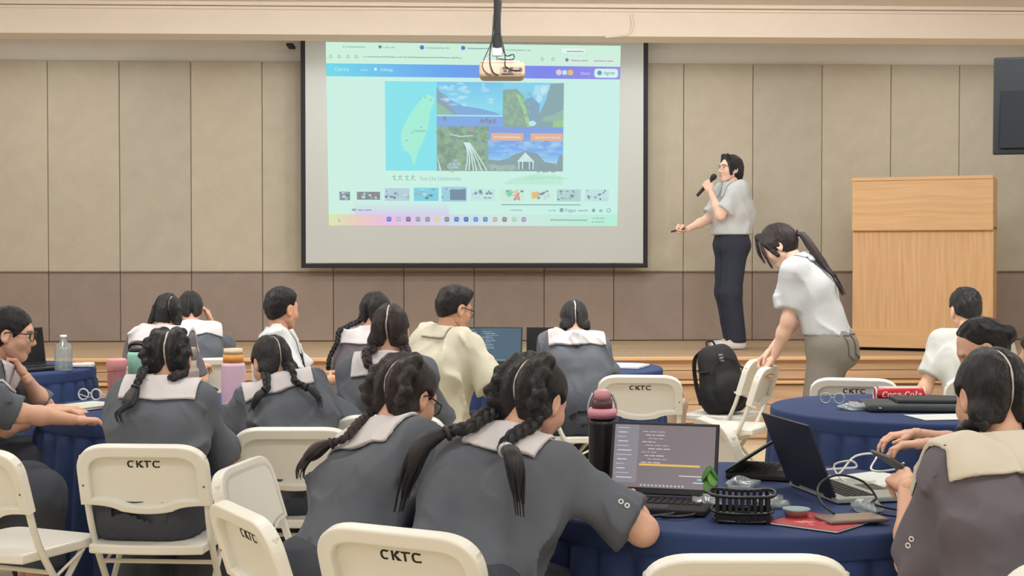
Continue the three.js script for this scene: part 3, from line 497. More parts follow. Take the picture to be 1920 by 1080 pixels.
const SKIN = { light: lin(0xe3b299), fair: lin(0xecc3ae), tan: lin(0xd3a083) }, LIP = lin(0xb5685e), BROW = lin(0x2a2220), SCALP = lin(0xd8ccc6);

// head in its own frame: x to the person's left, y up, z forward, origin between the ears
function headField() {
  const skull = ell([0, 0.03, -0.012], [0.071, 0.086, 0.09]), face = ell([0, -0.022, 0.022], [0.06, 0.082, 0.066]);
  const add = [cap([0, -0.088, 0.05], [0, -0.09, 0.053], 0.022), cap([0.044, -0.05, 0.008], [0.016, -0.09, 0.048], 0.02), cap([-0.044, -0.05, 0.008], [-0.016, -0.09, 0.048], 0.02), ell([0.036, -0.028, 0.054], [0.026, 0.026, 0.024]), ell([-0.036, -0.028, 0.054], [0.026, 0.026, 0.024]), cap([-0.03, 0.02, 0.074], [0.03, 0.02, 0.074], 0.012)];
  const nose = uni([cap([0, 0.004, 0.084], [0, -0.03, 0.1], 0.006, 0.0105), cap([-0.011, -0.035, 0.089], [0.011, -0.035, 0.089], 0.0075)], 0.012);
  const lips = uni([cap([-0.017, -0.058, 0.08], [0.017, -0.058, 0.08], 0.0065), cap([-0.014, -0.067, 0.08], [0.014, -0.067, 0.08], 0.007)], 0.004);
  const socket = [ell([0.031, 0.0, 0.096], [0.02, 0.011, 0.02]), ell([-0.031, 0.0, 0.096], [0.02, 0.011, 0.02])];
  const ear = [1, -1].map((s) => { const o = ell([s * 0.076, -0.004, -0.008], [0.01, 0.03, 0.019]), h = ell([s * 0.085, 0.0, -0.006], [0.007, 0.019, 0.01]); return (x, y, z) => smax(o(x, y, z), -h(x, y, z), 0.006); });
  const lobe = [1, -1].map((s) => cap([s * 0.074, -0.03, -0.002], [s * 0.074, -0.026, -0.002], 0.008));
  return (x, y, z) => {
    let d = smin(skull(x, y, z), face(x, y, z), 0.04); for (const q of add) d = smin(d, q(x, y, z), 0.022);
    for (const q of socket) d = smax(d, -q(x, y, z), 0.014);
    d = smin(d, nose(x, y, z), 0.014); d = smin(d, lips(x, y, z), 0.008);
    for (const q of ear) d = smin(d, q(x, y, z), 0.006); for (const q of lobe) d = smin(d, q(x, y, z), 0.006);
    return d;
  };
}
const HEAD = meshField(headField(), [-0.1, -0.13, -0.12], [0.1, 0.13, 0.125], 0.0042, 0.006);
function headColour(skin) { return (x, y, z) => {
  const ax = Math.abs(x);
  if (ax < 0.03 && -0.553 * (y - 0.078) + 0.833 * (z - 0.076) < -0.022 && y > -0.06) return SCALP;
  if (z > 0.06 && ax < 0.022 && y < -0.05 && y > -0.076) return mix3(skin, LIP, 0.75 * (1 - Math.min(1, Math.abs(y + 0.062) / 0.015)));
  if (z > 0.05 && ax > 0.013 && ax < 0.048 && Math.abs(y - 0.021 - (ax - 0.03) * -0.12) < 0.0055) return mix3(skin, BROW, 0.6);
  return skin;
}; }
// hands: x to the thumb side, y out of the back of the hand, z to the fingertips, origin at the wrist
const handCache = {};
function handGeo(pose) {
  if (handCache[pose]) return handCache[pose];
  const curl = { flat: [0.12, 0.18, 0.1], type: [0.45, 0.5, 0.3], relax: [0.5, 0.55, 0.3], grip: [1.15, 1.35, 0.6], hold: [0.75, 0.9, 0.4], rest: [0.95, 1.2, 0.5] }[pose];
  const K = [[0.03, 0.086, 0.04], [0.01, 0.09, 0.046], [-0.01, 0.086, 0.041], [-0.028, 0.078, 0.032]], pr = [];
  for (const [kx, kz, l] of K) {
    pr.push(cap([kx * 0.55, 0, 0.012], [kx, 0.002, kz], 0.0145, 0.0105));
    let p = [kx, 0.002, kz], a = 0; const L = [l, l * 0.62, l * 0.5];
    for (let j = 0; j < 3; j++) { a += curl[j]; const q = [p[0] + kx * 0.06, p[1] - Math.sin(a) * L[j], p[2] + Math.cos(a) * L[j]]; pr.push(cap(p, q, 0.0092 - j * 0.0009, 0.0084 - j * 0.0011)); p = q; }
  }
  const th = { grip: [[0.042, -0.018, 0.05], [0.034, -0.044, 0.074], [0.018, -0.052, 0.086]], hold: [[0.046, -0.016, 0.05], [0.05, -0.036, 0.078], [0.042, -0.046, 0.1]], rest: [[0.042, -0.014, 0.05], [0.04, -0.03, 0.08], [0.028, -0.038, 0.096]] }[pose] || [[0.046, -0.01, 0.046], [0.056, -0.016, 0.076], [0.056, -0.02, 0.1]];
  pr.push(cap([0.016, -0.004, 0.014], th[0], 0.015, 0.011), cap(th[0], th[1], 0.0105, 0.0092), cap(th[1], th[2], 0.009, 0.0075));
  const palm = [cap([0.02, -0.004, 0.03], [-0.016, -0.003, 0.03], 0.014), cap([0.022, -0.002, 0.066], [-0.02, -0.002, 0.064], 0.0115), cap([0, 0, -0.03], [0, 0, 0.02], 0.022, 0.02)];
  const A = uni(palm, 0.02), f = (x, y, z) => { let d = A(x, y, z); for (const q of pr) d = smin(d, q(x, y, z), 0.006); return d; };
  return (handCache[pose] = meshField(f, [-0.06, -0.11, -0.06], [0.085, 0.04, 0.2], 0.0042, 0.006));
}
// ---------------------------------------------------------------- hair on the head frame
const hairUV = (x, y, z) => [z * 6 + 0.5, Math.atan2(x, y + 0.02) * 1.2];
const hairCache = {}, skullF = ell([0, 0.03, -0.012], [0.071, 0.086, 0.09]);
function hairGeo(style) {
  if (hairCache[style]) return hairCache[style];
  const cutFace = (y, z, p0 = 0.078, z0 = 0.076) => -0.553 * (y - p0) + 0.833 * (z - z0);
  const cutNape = (y, z) => -0.8 * (y + 0.055) + 0.6 * (z + 0.03);
  const ears = (x, y, z, r) => Math.hypot(Math.abs(x) - 0.088, (y + 0.004) * 0.85, z - 0.004) - r;
  const base = ell([0, 0.016, -0.012], [0.084, 0.109, 0.106]);
  let f;
  const wav = (x, y, z, a) => a * N(x * 34, y * 20 + 7, z * 34) + a * 0.6 * N(x * 80, y * 45, z * 80);
  if (style === 'parted' || style === 'plaited' || style === 'plain') {
    const lob = []; if (style === 'plaited') for (const s of [1, -1]) for (let i = 0; i < 7; i++) { const t = i / 6, a = 0.35 + t * 1.75; lob.push(ell([s * (0.03 + 0.046 * Math.sin(t * 1.7)) + s * (i % 2 ? 0.008 : -0.006), 0.018 + 0.1 * Math.cos(a), -0.014 - 0.092 * Math.sin(a) * (0.72 + 0.16 * t)], [0.022, 0.02, 0.022])); }
    const knots = [1, -1].map((s) => ell([s * 0.066, -0.05, -0.05], [0.026, 0.03, 0.03]));
    f = (x, y, z) => {
      let d = base(x, y, z); { const d2 = skullF(x, y, z) - 0.0035; if (d2 > d) d += (d2 - d) * Math.exp(-(x * x) / 0.00016); } if (style !== 'plain') for (const q of knots) d = smin(d, q(x, y, z), 0.03); for (const q of lob) d = smin(d, q(x, y, z), 0.012);
      d += wav(x, y, z, 0.003);
      d = smax(d, style === 'plain' ? cutFace(y, z, 0.07, 0.09) : cutFace(y, z), 0.008); d = smax(d, cutNape(y, z), 0.012); d = smax(d, -ears(x, y, z, 0.026), 0.008);
      if (style !== 'plain' && z < 0.07) { const w = 0.0031 + 0.0012 * N(y * 40, z * 40, 3), cx = 0.004 * N(y * 14, z * 14, 9); d = smax(d, w - Math.abs(x - cx), 0.003); }
      return d;
    };
  } else if (style === 'short' || style === 'quiff') {
    const crown = ell([0, 0.062, 0.004], [0.076, 0.07, 0.094]), front = ell([0, 0.096, 0.05], [0.055, 0.035, 0.045]);
    f = (x, y, z) => {
      let d = smin(ell([0, 0.022, -0.01], [0.078, 0.1, 0.1])(x, y, z), crown(x, y, z), 0.02); if (style === 'quiff') d = smin(d, front(x, y, z), 0.02);
      d += wav(x, y, z, 0.005);
      d = smax(d, cutFace(y, z, 0.085, 0.07), 0.006); d = smax(d, cutNape(y - 0.03, z), 0.01); d = smax(d, -ears(x, y, z, 0.034), 0.008);
      return d;
    };
  } else if (style === 'combed') {
    const bun = ell([0, 0.0, -0.115], [0.035, 0.035, 0.03]);
    f = (x, y, z) => { let d = smin(base(x, y, z) + 0.003, bun(x, y, z), 0.02) + 0.0022 * Math.sin(x * 180 + 4 * N(y * 20, z * 20, 0)) + wav(x, y, z, 0.002); d = smax(d, cutFace(y, z, 0.09, 0.055) + 0.008 * Math.abs(N(x * 30, 2, 5)), 0.012); d = smax(d, cutNape(y, z), 0.01); return smax(d, -ears(x, y, z, 0.03), 0.008); };
  } else if (style === 'loops') {
    const l = [1, -1].map((s) => cap([s * 0.07, 0.02, -0.02], [s * 0.095, -0.09, -0.02], 0.03, 0.024));
    f = (x, y, z) => { let d = base(x, y, z); for (const q of l) d = smin(d, q(x, y, z), 0.012); d += wav(x, y, z, 0.004); d = smax(d, cutFace(y, z), 0.008); d = smax(d, cutNape(y + 0.03, z), 0.012);
      d = smax(d, 0.0035 - Math.abs(Math.abs(x) - 0.045 + y * 0.1), 0.003); return d; };
  } else { // tied: side fringe and hair drawn back, covering the ear tops
    const fr = [1, -1].map((s) => cap([s * 0.03, 0.1, 0.06], [s * 0.074, -0.045, 0.028], 0.022, 0.012));
    const tail = cap([0, -0.02, -0.1], [0, -0.07, -0.1], 0.03, 0.022);
    f = (x, y, z) => { let d = base(x, y, z) + wav(x, y, z, 0.004); d = smax(d, cutFace(y, z, 0.082, 0.078), 0.008); d = smax(d, cutNape(y + 0.015, z), 0.012); for (const q of fr) d = smin(d, q(x, y, z) + wav(x, y, z, 0.004), 0.014); if (style === 'tied') d = smin(d, tail(x, y, z), 0.02); return d; };
  }
  return (hairCache[style] = setUV(meshField(f, [-0.14, -0.16, -0.17], [0.14, 0.16, 0.14], 0.0036, 0.008), hairUV));
}
// three-strand plait and loose tuft
function plait(pts, r0, r1, end) {
  const c = new THREE.CatmullRomCurve3(pts.map(V), false, 'centripetal'), len = c.getLength(), n = Math.max(30, Math.round(len * 190)), fr = c.computeFrenetFrames(n, false), turns = len / (r0 * 4.4), L = [];
  for (let s = 0; s < 3; s++) { const q = []; for (let i = 0; i <= n; i++) { const t = i / n, R = r0 + (r1 - r0) * t, a = t * turns * Math.PI * 2 + s * Math.PI * 2 / 3; const p = c.getPointAt(t).addScaledVector(fr.normals[i], Math.sin(a) * R * 0.62).addScaledVector(fr.binormals[i], Math.sin(2 * a) * R * 0.34); q.push([p.x, p.y, p.z]); }
    L.push(sweep(q, (t) => (r0 + (r1 - r0) * t) * 0.62, n, 7)); }
  return merge(L);
}
function tuft(pts, r, k = 11, spread = 1) {
  const core = pts.slice(0, Math.max(3, Math.round(pts.length * 0.85)));
  const L = [sweep(core, (t) => r * (0.5 + 0.95 * Math.sin(Math.min(1, t * 1.25) * Math.PI * 0.8)) * (1 - t * t * 0.8), 14, 8)];
  for (let i = 0; i < k + 5; i++) { const a = i / (k + 5) * 6.283 + rnd(), m = r * (0.55 + 0.6 * rnd()) * spread, cut = pts.length - (i % 3); L.push(sweep(pts.slice(0, Math.max(3, cut)).map((p, j) => { const t = j / (pts.length - 1), e = m * (0.45 + 0.75 * Math.sin(Math.min(1, t * 1.3) * 2.6) - 0.2 * t); return [p[0] + Math.cos(a) * e, p[1] - t * 0.012 * rnd(), p[2] + Math.sin(a) * e]; }), (t) => r * 0.3 * (1 - t * 0.85) + 0.0006, 12, 5)); }
  return merge(L);
}
// ---------------------------------------------------------------- people
const sub = (a, b) => [a[0] - b[0], a[1] - b[1], a[2] - b[2]], add = (a, b, k = 1) => [a[0] + b[0] * k, a[1] + b[1] * k, a[2] + b[2] * k], dot = (a, b) => a[0] * b[0] + a[1] * b[1] + a[2] * b[2], len = (a) => Math.hypot(...a), unit = (a) => { const l = len(a) || 1; return a.map((v) => v / l); }, crs = (a, b) => [a[1] * b[2] - a[2] * b[1], a[2] * b[0] - a[0] * b[2], a[0] * b[1] - a[1] * b[0]];
function ik(s, h, l1, l2, pole) { let v = sub(h, s), D = len(v); const m = (l1 + l2) * 0.995; if (D > m) { h = add(s, v, m / D); v = sub(h, s); D = m; } const u = unit(v), a = (l1 * l1 - l2 * l2 + D * D) / (2 * D), k = Math.sqrt(Math.max(0, l1 * l1 - a * a)); let p = sub(pole, [0, 0, 0]); p = add(p, u, -dot(p, u)); p = unit(p); return [add(add(s, u, a), p, k), h]; }
function person(o) {
  const g = G(), S = o.s || 1, cell = o.cell || 0.0095, skin = SKIN[o.skin || 'light'], male = o.male ? 1.08 : 1;
  const hipY = (o.hipY ?? 0.535 / S), le = o.lean || 0, l2 = o.lean2 ?? le + 0.12, ro = o.roll || 0, tw = o.twist || 0;
  const dir = (l, r = ro) => [Math.sin(r), Math.cos(l) * Math.cos(r), Math.sin(l) * Math.cos(r)];
  const H = [0, hipY, 0], waist = add(H, dir(le, ro * 0.6), 0.14), chest = add(waist, dir((le + l2) / 2), 0.17), nb = add(chest, dir(l2), 0.155), nd = dir(o.neck ?? l2 * 0.6, ro * 0.7), nt = add(nb, nd, 0.075);
  const Lx = unit([Math.cos(tw) * Math.cos(ro), -Math.sin(ro), -Math.sin(tw)]), up = dir(l2), fw = unit(crs(Lx, up));
  const HX = (k) => [k, 0, 0];
  // head frame
  const hq = new THREE.Quaternion().setFromEuler(new THREE.Euler(o.hp || 0, o.hy || 0, o.hr || 0, 'YXZ')), hs = (o.head || 1);
  const hc = V(nt).add(new THREE.Vector3(0, 0.078, 0.012).multiplyScalar(hs).applyQuaternion(hq));
  const hm = new THREE.Matrix4().compose(hc, hq, new THREE.Vector3(hs, hs, hs));
  const HP = (p) => { const q = V(p).applyMatrix4(hm); return [q.x, q.y, q.z]; };
  const sh = (s) => add(add(nb, up, -0.035), Lx, s * 0.138 * male);
  // torso
  const torso = (e, k = o.bulk || 0.93) => { const L = []; for (const s of [1, -1]) { L.push(cap(add(H, HX(s * 0.07)), add(waist, Lx, s * 0.05), 0.112 * k + e, 0.092 * k + e), cap(add(waist, Lx, s * 0.05), add(chest, Lx, s * 0.072 * male), 0.092 * k + e, 0.1 * k + e), cap(add(chest, Lx, s * 0.072 * male), add(add(nb, up, -0.05), Lx, s * 0.1 * male), 0.1 * k + e, 0.058 + e), cap(add(add(nb, up, -0.04), Lx, s * 0.06), sh(s), 0.058 + e, 0.05 + e)); } if (o.bust && e > 0) for (const s of [1, -1]) L.push(cap(add(add(chest, Lx, s * 0.065), fw, 0.05), add(add(chest, Lx, s * 0.065), fw, 0.055), 0.06)); return L; };
  // arms
  const arms = {}; const armP = [];
  for (const [k, s] of [['L', 1], ['R', -1]]) {
    const a = o[k] || { h: [s * 0.16, 0.74, 0.34], pole: [s * 0.6, -1, -0.3] };
    const S0 = sh(s), [el, wr] = ik(S0, a.h, 0.262 * male, 0.232 * male, a.pole || [s * 0.6, -1, -0.3]);
    arms[k] = { S0, el, wr, s, a }; armP.push(cap(S0, el, 0.046, 0.037), cap(el, add(el, sub(wr, el), 0.35), 0.037, 0.036), cap(add(el, sub(wr, el), 0.35), wr, 0.036, 0.0235));
  }
  // legs
  const legs = o.legs || [1, -1].map((s) => ({ hip: add(H, HX(s * 0.08)), knee: [s * (o.knee || 0.11), 0.5 / S, 0.41], ankle: [s * 0.1, 0.085, 0.4], toe: [s * 0.11, 0.035, 0.54] }));
  const legP = []; for (const q of legs) legP.push(cap(q.hip, q.knee, 0.085, 0.058), cap(q.knee, add(q.knee, sub(q.ankle, q.knee), 0.3), 0.055, 0.055), cap(add(q.knee, sub(q.ankle, q.knee), 0.3), q.ankle, 0.055, 0.036), cap(q.ankle, q.toe, 0.036, 0.028));
  const neck = cap(add(nb, up, -0.03), HP([0, -0.03, -0.02]), 0.056, 0.05);
  const all = [...torso(0), ...armP, ...legP, neck];
  const bf = uni(all, 0.03);
  const P = [H, waist, chest, nb, HP([0, 0.05, 0]), ...Object.values(arms).flatMap((a) => [a.S0, a.el, a.wr]), ...legs.flatMap((q) => [q.hip, q.knee, q.ankle, q.toe])];
  const lo = [0, 1, 2].map((i) => Math.min(...P.map((p) => p[i])) - 0.17), hi = [0, 1, 2].map((i) => Math.max(...P.map((p) => p[i])) + 0.17); lo[1] = Math.max(lo[1], -0.02);
  const parts = [paint(meshField(bf, lo, hi, cell * 1.15), () => skin)];
  parts.push(paint(HEAD.clone(), headColour(skin)).applyMatrix4(hm));
  for (const k of ['L', 'R']) { const { el, wr, s, a } = arms[k]; const z = unit(a.dir || sub(wr, el)); let y = a.back || [0, 1, 0]; y = unit(add(y, z, -dot(y, z))); let x = crs(y, z);
    const hg = handGeo(a.pose || 'type').clone(); const m = new THREE.Matrix4().makeBasis(V(x), V(y), V(z)); const mir = s > 0 ? -1 : 1;     // thumb: left hand palm down points to the right
    if (mir < 0) { hg.scale(-1, 1, 1); const ix = hg.index.array; for (let i = 0; i < ix.length; i += 3) { const t = ix[i]; ix[i] = ix[i + 1]; ix[i + 1] = t; } hg.computeVertexNormals(); }
    hg.scale(0.94, 0.94, 0.94); hg.applyMatrix4(m); hg.translate(...add(wr, z, 0.012)); parts.push(paint(hg, () => skin)); arms[k].m = m; arms[k].x = x; arms[k].y = y; arms[k].z = z; }
  const body = new THREE.BufferGeometry(); { const ps = [], ns = [], cs = [], ix = []; let base = 0; for (const q of parts) { const a = q.attributes; ps.push(...[]); for (const v of a.position.array) ps.push(v); for (const v of a.normal.array) ns.push(v); for (const v of a.color.array) cs.push(v); for (const v of q.index.array) ix.push(v + base); base += a.position.count; } body.setAttribute('position', new THREE.Float32BufferAttribute(ps, 3)); body.setAttribute('normal', new THREE.Float32BufferAttribute(ns, 3)); body.setAttribute('color', new THREE.Float32BufferAttribute(cs, 3)); body.setIndex(ix); }
  part(g, 'body', body, MAT.skin);
  for (const s of [1, -1]) if (o.eyes) { const e = part(g, 'eye', new THREE.SphereGeometry(0.0125, 16, 12).translate(s * 0.031, 0.0, 0.0725).applyMatrix4(hm), M(0xe6e0da, 0.25)); part(e, 'iris', new THREE.SphereGeometry(0.0066, 12, 10).scale(1, 1, 0.5).translate(s * 0.031, -0.001, 0.0835).applyMatrix4(hm), M(0x1c1412, 0.2)); }
  // clothes
  let clothField = null;
  const clear = (p, r) => { if (!clothField) return p; for (let i = 0; i < 3; i++) { const d = clothField(...p) - 0.012; if (d > r) break; const e = 0.004, gx = clothField(p[0] + e, p[1], p[2]) - clothField(p[0] - e, p[1], p[2]), gy = clothField(p[0], p[1] + e, p[2]) - clothField(p[0], p[1] - e, p[2]), gz = clothField(p[0], p[1], p[2] + e) - clothField(p[0], p[1], p[2] - e); p = add(p, unit([gx, gy, gz]), r - d); } return p; };
  const dense = (pts, r, n = 12) => { const cv = new THREE.CatmullRomCurve3(pts.map(V), false, 'centripetal'), l = []; for (let i = 0; i <= n; i++) { const q = cv.getPointAt(i / n); l.push(clear([q.x, q.y, q.z], r)); } return l; };
  const c = o.clothes, uvC = (x, y, z) => [Math.atan2(x, z) * 0.35, y];
  const sd = (o.seed || 1) * 3.7;
  const ridge = (q) => { const v = 1 - Math.min(1, Math.abs(q) * 3.2); return v * v; };
  const fold = (x, y, z, a) => a * 0.9 * N(x * 7 + sd, y * 6 - z * 5, z * 7 + sd) - a * 1.5 * ridge(N(x * 5 + y * 2.2 + sd, y * 3.1 - x * 3, z * 5 - sd)) * Math.max(0, 0.35 + N(x * 4 - sd, y * 4, z * 4)) - a * 1.3 * ridge(N(x * 9 - y * 4 + sd, y * 4 + z * 4, z * 8 + sd)) * Math.max(0, N(x * 5, y * 5 + sd, z * 5));
  const fold0 = (x, y, z, a) => a * N(x * 9 + sd, y * 7 - z * 5, z * 9 + sd) + a * 0.9 * Math.max(0, N(x * 5 + y * 9 + sd, y * 4 + z * 6, sd * 2)) * Math.sin(22 * (y * 0.8 + x * 0.5) + 6 * N(x * 4, y * 4, sd));
  if (c.top) {
    const e = c.loose ?? 0.02, T = uni(torso(e, (o.bulk || 0.93) * (c.k || 1)), 0.05), neckHole = cap(add(nb, nd, -0.02), add(nb, nd, 0.2), 0.058), slv = [];
    for (const k of ['L', 'R']) { const { S0, el, wr } = arms[k], t = c.sleeve ?? 0.86, end = t <= 1 ? add(S0, sub(el, S0), t) : add(el, sub(wr, el), t - 1), ax = unit(t <= 1 ? sub(el, S0) : sub(wr, el)); const r0 = 0.054 + e * 0.4, r1 = c.cuff ?? 0.062; const tubes = t <= 1 ? [cap(S0, add(end, ax, 0.05), r0, r1)] : [cap(S0, el, r0, 0.052), cap(el, add(end, ax, 0.05), 0.052, 0.04)]; const u = uni(tubes, 0.02); slv.push((x, y, z) => smax(u(x, y, z), (x - end[0]) * ax[0] + (y - end[1]) * ax[1] + (z - end[2]) * ax[2], 0.004)); }
    const seams = ['L', 'R'].map((k) => { const { S0, el, s } = arms[k], ax = unit(sub(el, S0)); return [add(S0, ax, 0.015), ax]; });
    const seam = (x, y, z) => { let q = 0; for (const [p, ax] of seams) { const t = (x - p[0]) * ax[0] + (y - p[1]) * ax[1] + (z - p[2]) * ax[2], r = Math.hypot(x - p[0], y - p[1], z - p[2]); if (r < 0.14) q += 0.0045 * Math.exp(-(t * t) / 0.00005) * (1 - r / 0.14); } return q; };
    const hem = c.hem ?? -0.09;
    const f0 = (x, y, z) => { let d = T(x, y, z); for (const q of slv) d = smin(d, q(x, y, z), 0.035); if (d > 0.09 || d < -0.09) return d; return d + fold(x, y, z, (c.fold ?? 0.006) * 3.4) + seam(x, y, z); };
    clothField = f0;
    const f = (x, y, z) => { let d = smax(f0(x, y, z), -neckHole(x, y, z), 0.006); return smax(d, (hipY + hem) - y, 0.006); };
    part(g, c.topName || 'blouse', setUV(meshField(f, lo, hi, cell), uvC), c.top);
    if (c.collar) {
      const cs = c.collarSize || 0.085, nc = cap(add(nb, nd, -0.06), add(nb, nd, c.stand ?? 0.035), 0.075, 0.062), col = (x, y, z) => {
        const p = [x - nb[0], y - nb[1], z - nb[2]], u = dot(p, Lx), v = dot(p, up), w = dot(p, fw); let d = smin(f0(x, y, z), nc(x, y, z), 0.03); const shell = Math.abs(d - 0.0085) - 0.0062;
        const reach = w < 0.02 ? -cs - w * 0.15 : -cs * 0.9 - 0.35 * Math.max(0, w - 0.02) + 0.9 * Math.max(0, 0.03 - Math.abs(u)); let cut = Math.max(reach - v, Math.abs(u) - (c.collarW || 0.15), v - 0.055, len(p) - (c.collarR || 0.24));
        if (w > 0.03) cut = Math.max(cut, 0.006 + Math.max(0, -v) * 0.35 - Math.abs(u)); return Math.max(shell, cut, -neckHole(x, y, z)); };
      const a = [0, 1, 2].map((i) => nb[i] - 0.26), b = [0, 1, 2].map((i) => nb[i] + 0.26);
      part(g, 'collar', setUV(meshField(col, a, b, Math.min(cell, 0.0065) * 0.8, 0.01), uvC), c.collar);
    }
    if (c.buttons) for (const k of ['L', 'R']) { const { S0, el } = arms[k], ax = unit(sub(el, S0)), outd = unit([arms[k].s * 0.75, 0.5, -0.8]); const n = unit(add(outd, ax, -dot(outd, ax))); for (const t of [0.66, 0.73]) { let q = add(add(S0, sub(el, S0), t), n, 0.09); for (let i = 0; i < 5; i++) q = add(q, n, -clothField(...q)); q = add(q, n, 0.0015); const b = new THREE.TorusGeometry(0.0055, 0.002, 6, 14); b.lookAt(V(n)); b.translate(...q); part(g, 'button', b, MAT.white); } }
    if (c.tie) { const q = add(add(nb, fw, 0.075), up, -0.02); part(g, 'necktie', sweep(dense([add(q, up, 0.02), add(add(q, up, -0.05), fw, 0.05), add(add(q, up, -0.17), fw, 0.07), add(add(q, up, -0.3), fw, 0.07), add(add(q, up, -0.4), fw, 0.06)], 0.004, 10), (t) => 0.015 + 0.017 * t, 20, 8, 0.5), MAT.tie); }
  }
  if (c.skirt) {
    const sk = []; for (const q of legs) sk.push(cap(add(q.hip, [0, -0.01, -0.02]), add(q.knee, [0, -0.015, 0.0]), 0.128, 0.095), cap(q.knee, [q.knee[0] * 1.1, c.skirtHem ?? 0.22, q.knee[2] - 0.02], 0.09, 0.12));
    sk.push(cap(add(H, [-0.08, 0.06, -0.02]), add(H, [0.08, 0.06, -0.02]), 0.118)); const hemY = c.skirtHem ?? 0.22;
    const u = uni(sk, 0.09), f = (x, y, z) => { let d = u(x, y, z); if (d < 0.09 && d > -0.09) d += 0.006 * Math.sin(Math.atan2(x, z + 0.1) * 26) * Math.min(1, Math.max(0, (hipY + 0.02 - y) * 5)) + fold(x, y, z, 0.008); d = smax(d, hemY - y, 0.01); d = smax(d, y - hipY - 0.16, 0.01); return smax(d, (0.446 / S - y) - Math.max(0, z - 0.2) * 6, 0.01); };
    part(g, 'skirt', setUV(meshField(f, lo, hi, cell), uvC), c.skirt);
  }
  if (c.trousers) {
    const L = []; for (const q of legs) L.push(cap(q.hip, q.knee, 0.1, c.kneeR || 0.078), cap(q.knee, add(q.ankle, [0, -0.03, 0]), c.kneeR || 0.078, c.ankleR || 0.066)); for (const s of [1, -1]) L.push(cap(add(H, HX(s * 0.072)), add(waist, Lx, s * 0.052), 0.122, 0.1)); if (o.seat) for (const s of [1, -1]) L.push(cap(add(H, [s * 0.068, -0.01, -0.05]), add(H, [s * 0.068, -0.05, -0.055]), 0.085));
    const u = uni(L, 0.035), f = (x, y, z) => { let d = u(x, y, z); if (d < 0.09 && d > -0.09) d += fold(x, y, z, 0.004); d = smax(d, dot([x - waist[0], y - waist[1], z - waist[2]], dir(le)) - (c.waistUp ?? 0.01), 0.008); return smax(d, 0.06 - y, 0.008); };
    const t = part(g, 'trousers', setUV(meshField(f, lo, hi, cell), uvC), c.trousers);
    const onto = (p) => { for (let i = 0; i < 6; i++) { const d = f(...p) - 0.0015, e = 0.004; p = add(p, [0, 0, -1], 0); const gz = (f(p[0], p[1], p[2] + e) - f(p[0], p[1], p[2] - e)) / (2 * e); p = [p[0], p[1], p[2] - d / (Math.abs(gz) < 0.3 ? (gz < 0 ? -0.3 : 0.3) : gz)]; } return p; };
    if (c.pocket) c.pocket(t, { H, waist, onto });
  }
  for (const q of legs) { const d = unit(sub(q.toe, q.ankle)); const f = uni([cap([q.ankle[0], 0.04, q.ankle[2] - 0.03], [q.toe[0], 0.034, q.toe[2] + 0.03], 0.042, 0.036), cap(q.ankle, [q.ankle[0], 0.045, q.ankle[2]], 0.042, 0.04)], 0.03), ff = (x, y, z) => smax(f(x, y, z), (o.ground || 0) + 0.002 - y, 0.006); if (o.shoes !== false) part(g, 'shoe', setUV(meshField(ff, [q.ankle[0] - 0.09, 0, q.ankle[2] - 0.12], [q.ankle[0] + 0.12, 0.15, q.toe[2] + 0.1], 0.008), uvC), c.shoe || MAT.shoeBlack); }
  // hair
  const hm2 = o.brown ? MAT.hairBrown : MAT.hair, bm = o.brown ? MAT.braidBrown : MAT.braid;
  const hr = part(g, 'hair', hairGeo(o.hair).clone().applyMatrix4(hm), hm2);
  for (const b of o.braids || []) {
    const r0 = b.r0 || 0.02, r1 = b.r1 || 0.013, st = HP([b.s * 0.068, -0.055, -0.055]), pts = dense([HP([b.s * 0.06, -0.02, -0.05]), st, ...b.pts.map((p) => add(nb, p))], r0 * 1.1);
    const e = pts[pts.length - 1], pe = pts[pts.length - 2], ud = unit(sub(e, pe));
    part(hr, 'braid', plait(pts, r0, r1), bm);
    part(hr, 'hair_tie', new THREE.TorusGeometry(r1 * 1.05, r1 * 0.45, 8, 16).lookAt(V(ud)).translate(...e), b.silver ? MAT.tieSilver : MAT.tieBand);
    const tl = b.tail || 0.1, down = unit(add([0, -1, 0], ud, 0.35)); part(hr, 'braid_end', tuft(dense([e, add(e, ud, tl * 0.3), add(add(e, ud, tl * 0.4), down, tl * 0.35), add(add(e, ud, tl * 0.4), down, tl * 0.75)], (b.tr || r1 * 1.25) * 1.2, 7), b.tr || r1 * 1.25), bm);
  }
  for (const t of o.tails || []) { part(hr, 'ponytail', tuft(dense([...(t.head || []).map(HP), ...t.pts.map((p) => (t.local ? HP(p) : add(nb, p)))], t.r, 9), t.r, t.k || 16, t.spread || 1), bm); if (t.tie) part(hr, 'hair_tie', new THREE.TorusGeometry(0.018, 0.007, 8, 16).lookAt(new THREE.Vector3(0, 0.3, 1)).translate(...HP(t.tie)), MAT.tieBand); }
  for (const t of o.strands || []) part(hr, 'strand', tuft(t.pts.map(HP), t.r, 6), bm);
  if (o.glasses) {
    const m = o.glasses === 'wire' ? MAT.wireFrame : MAT.frame, r = o.glasses === 'wire' ? 0.0014 : 0.0024, gl = part(g, 'eyeglasses', merge([...[1, -1].map((s) => sweep([[s * 0.012, 0.014, 0.1], [s * 0.034, 0.017, 0.1], [s * 0.056, 0.013, 0.093], [s * 0.055, -0.012, 0.092], [s * 0.034, -0.02, 0.098], [s * 0.013, -0.014, 0.1]], r, 32, 6, 1, true)), rod([-0.012, 0.006, 0.101], [0.012, 0.006, 0.101], r), ...[1, -1].map((s) => sweep([[s * 0.057, 0.01, 0.092], [s * 0.072, 0.011, 0.05], [s * 0.08, 0.012, 0.0], [s * 0.077, 0.0, -0.02]], r, 12, 6))]).applyMatrix4(hm), m);
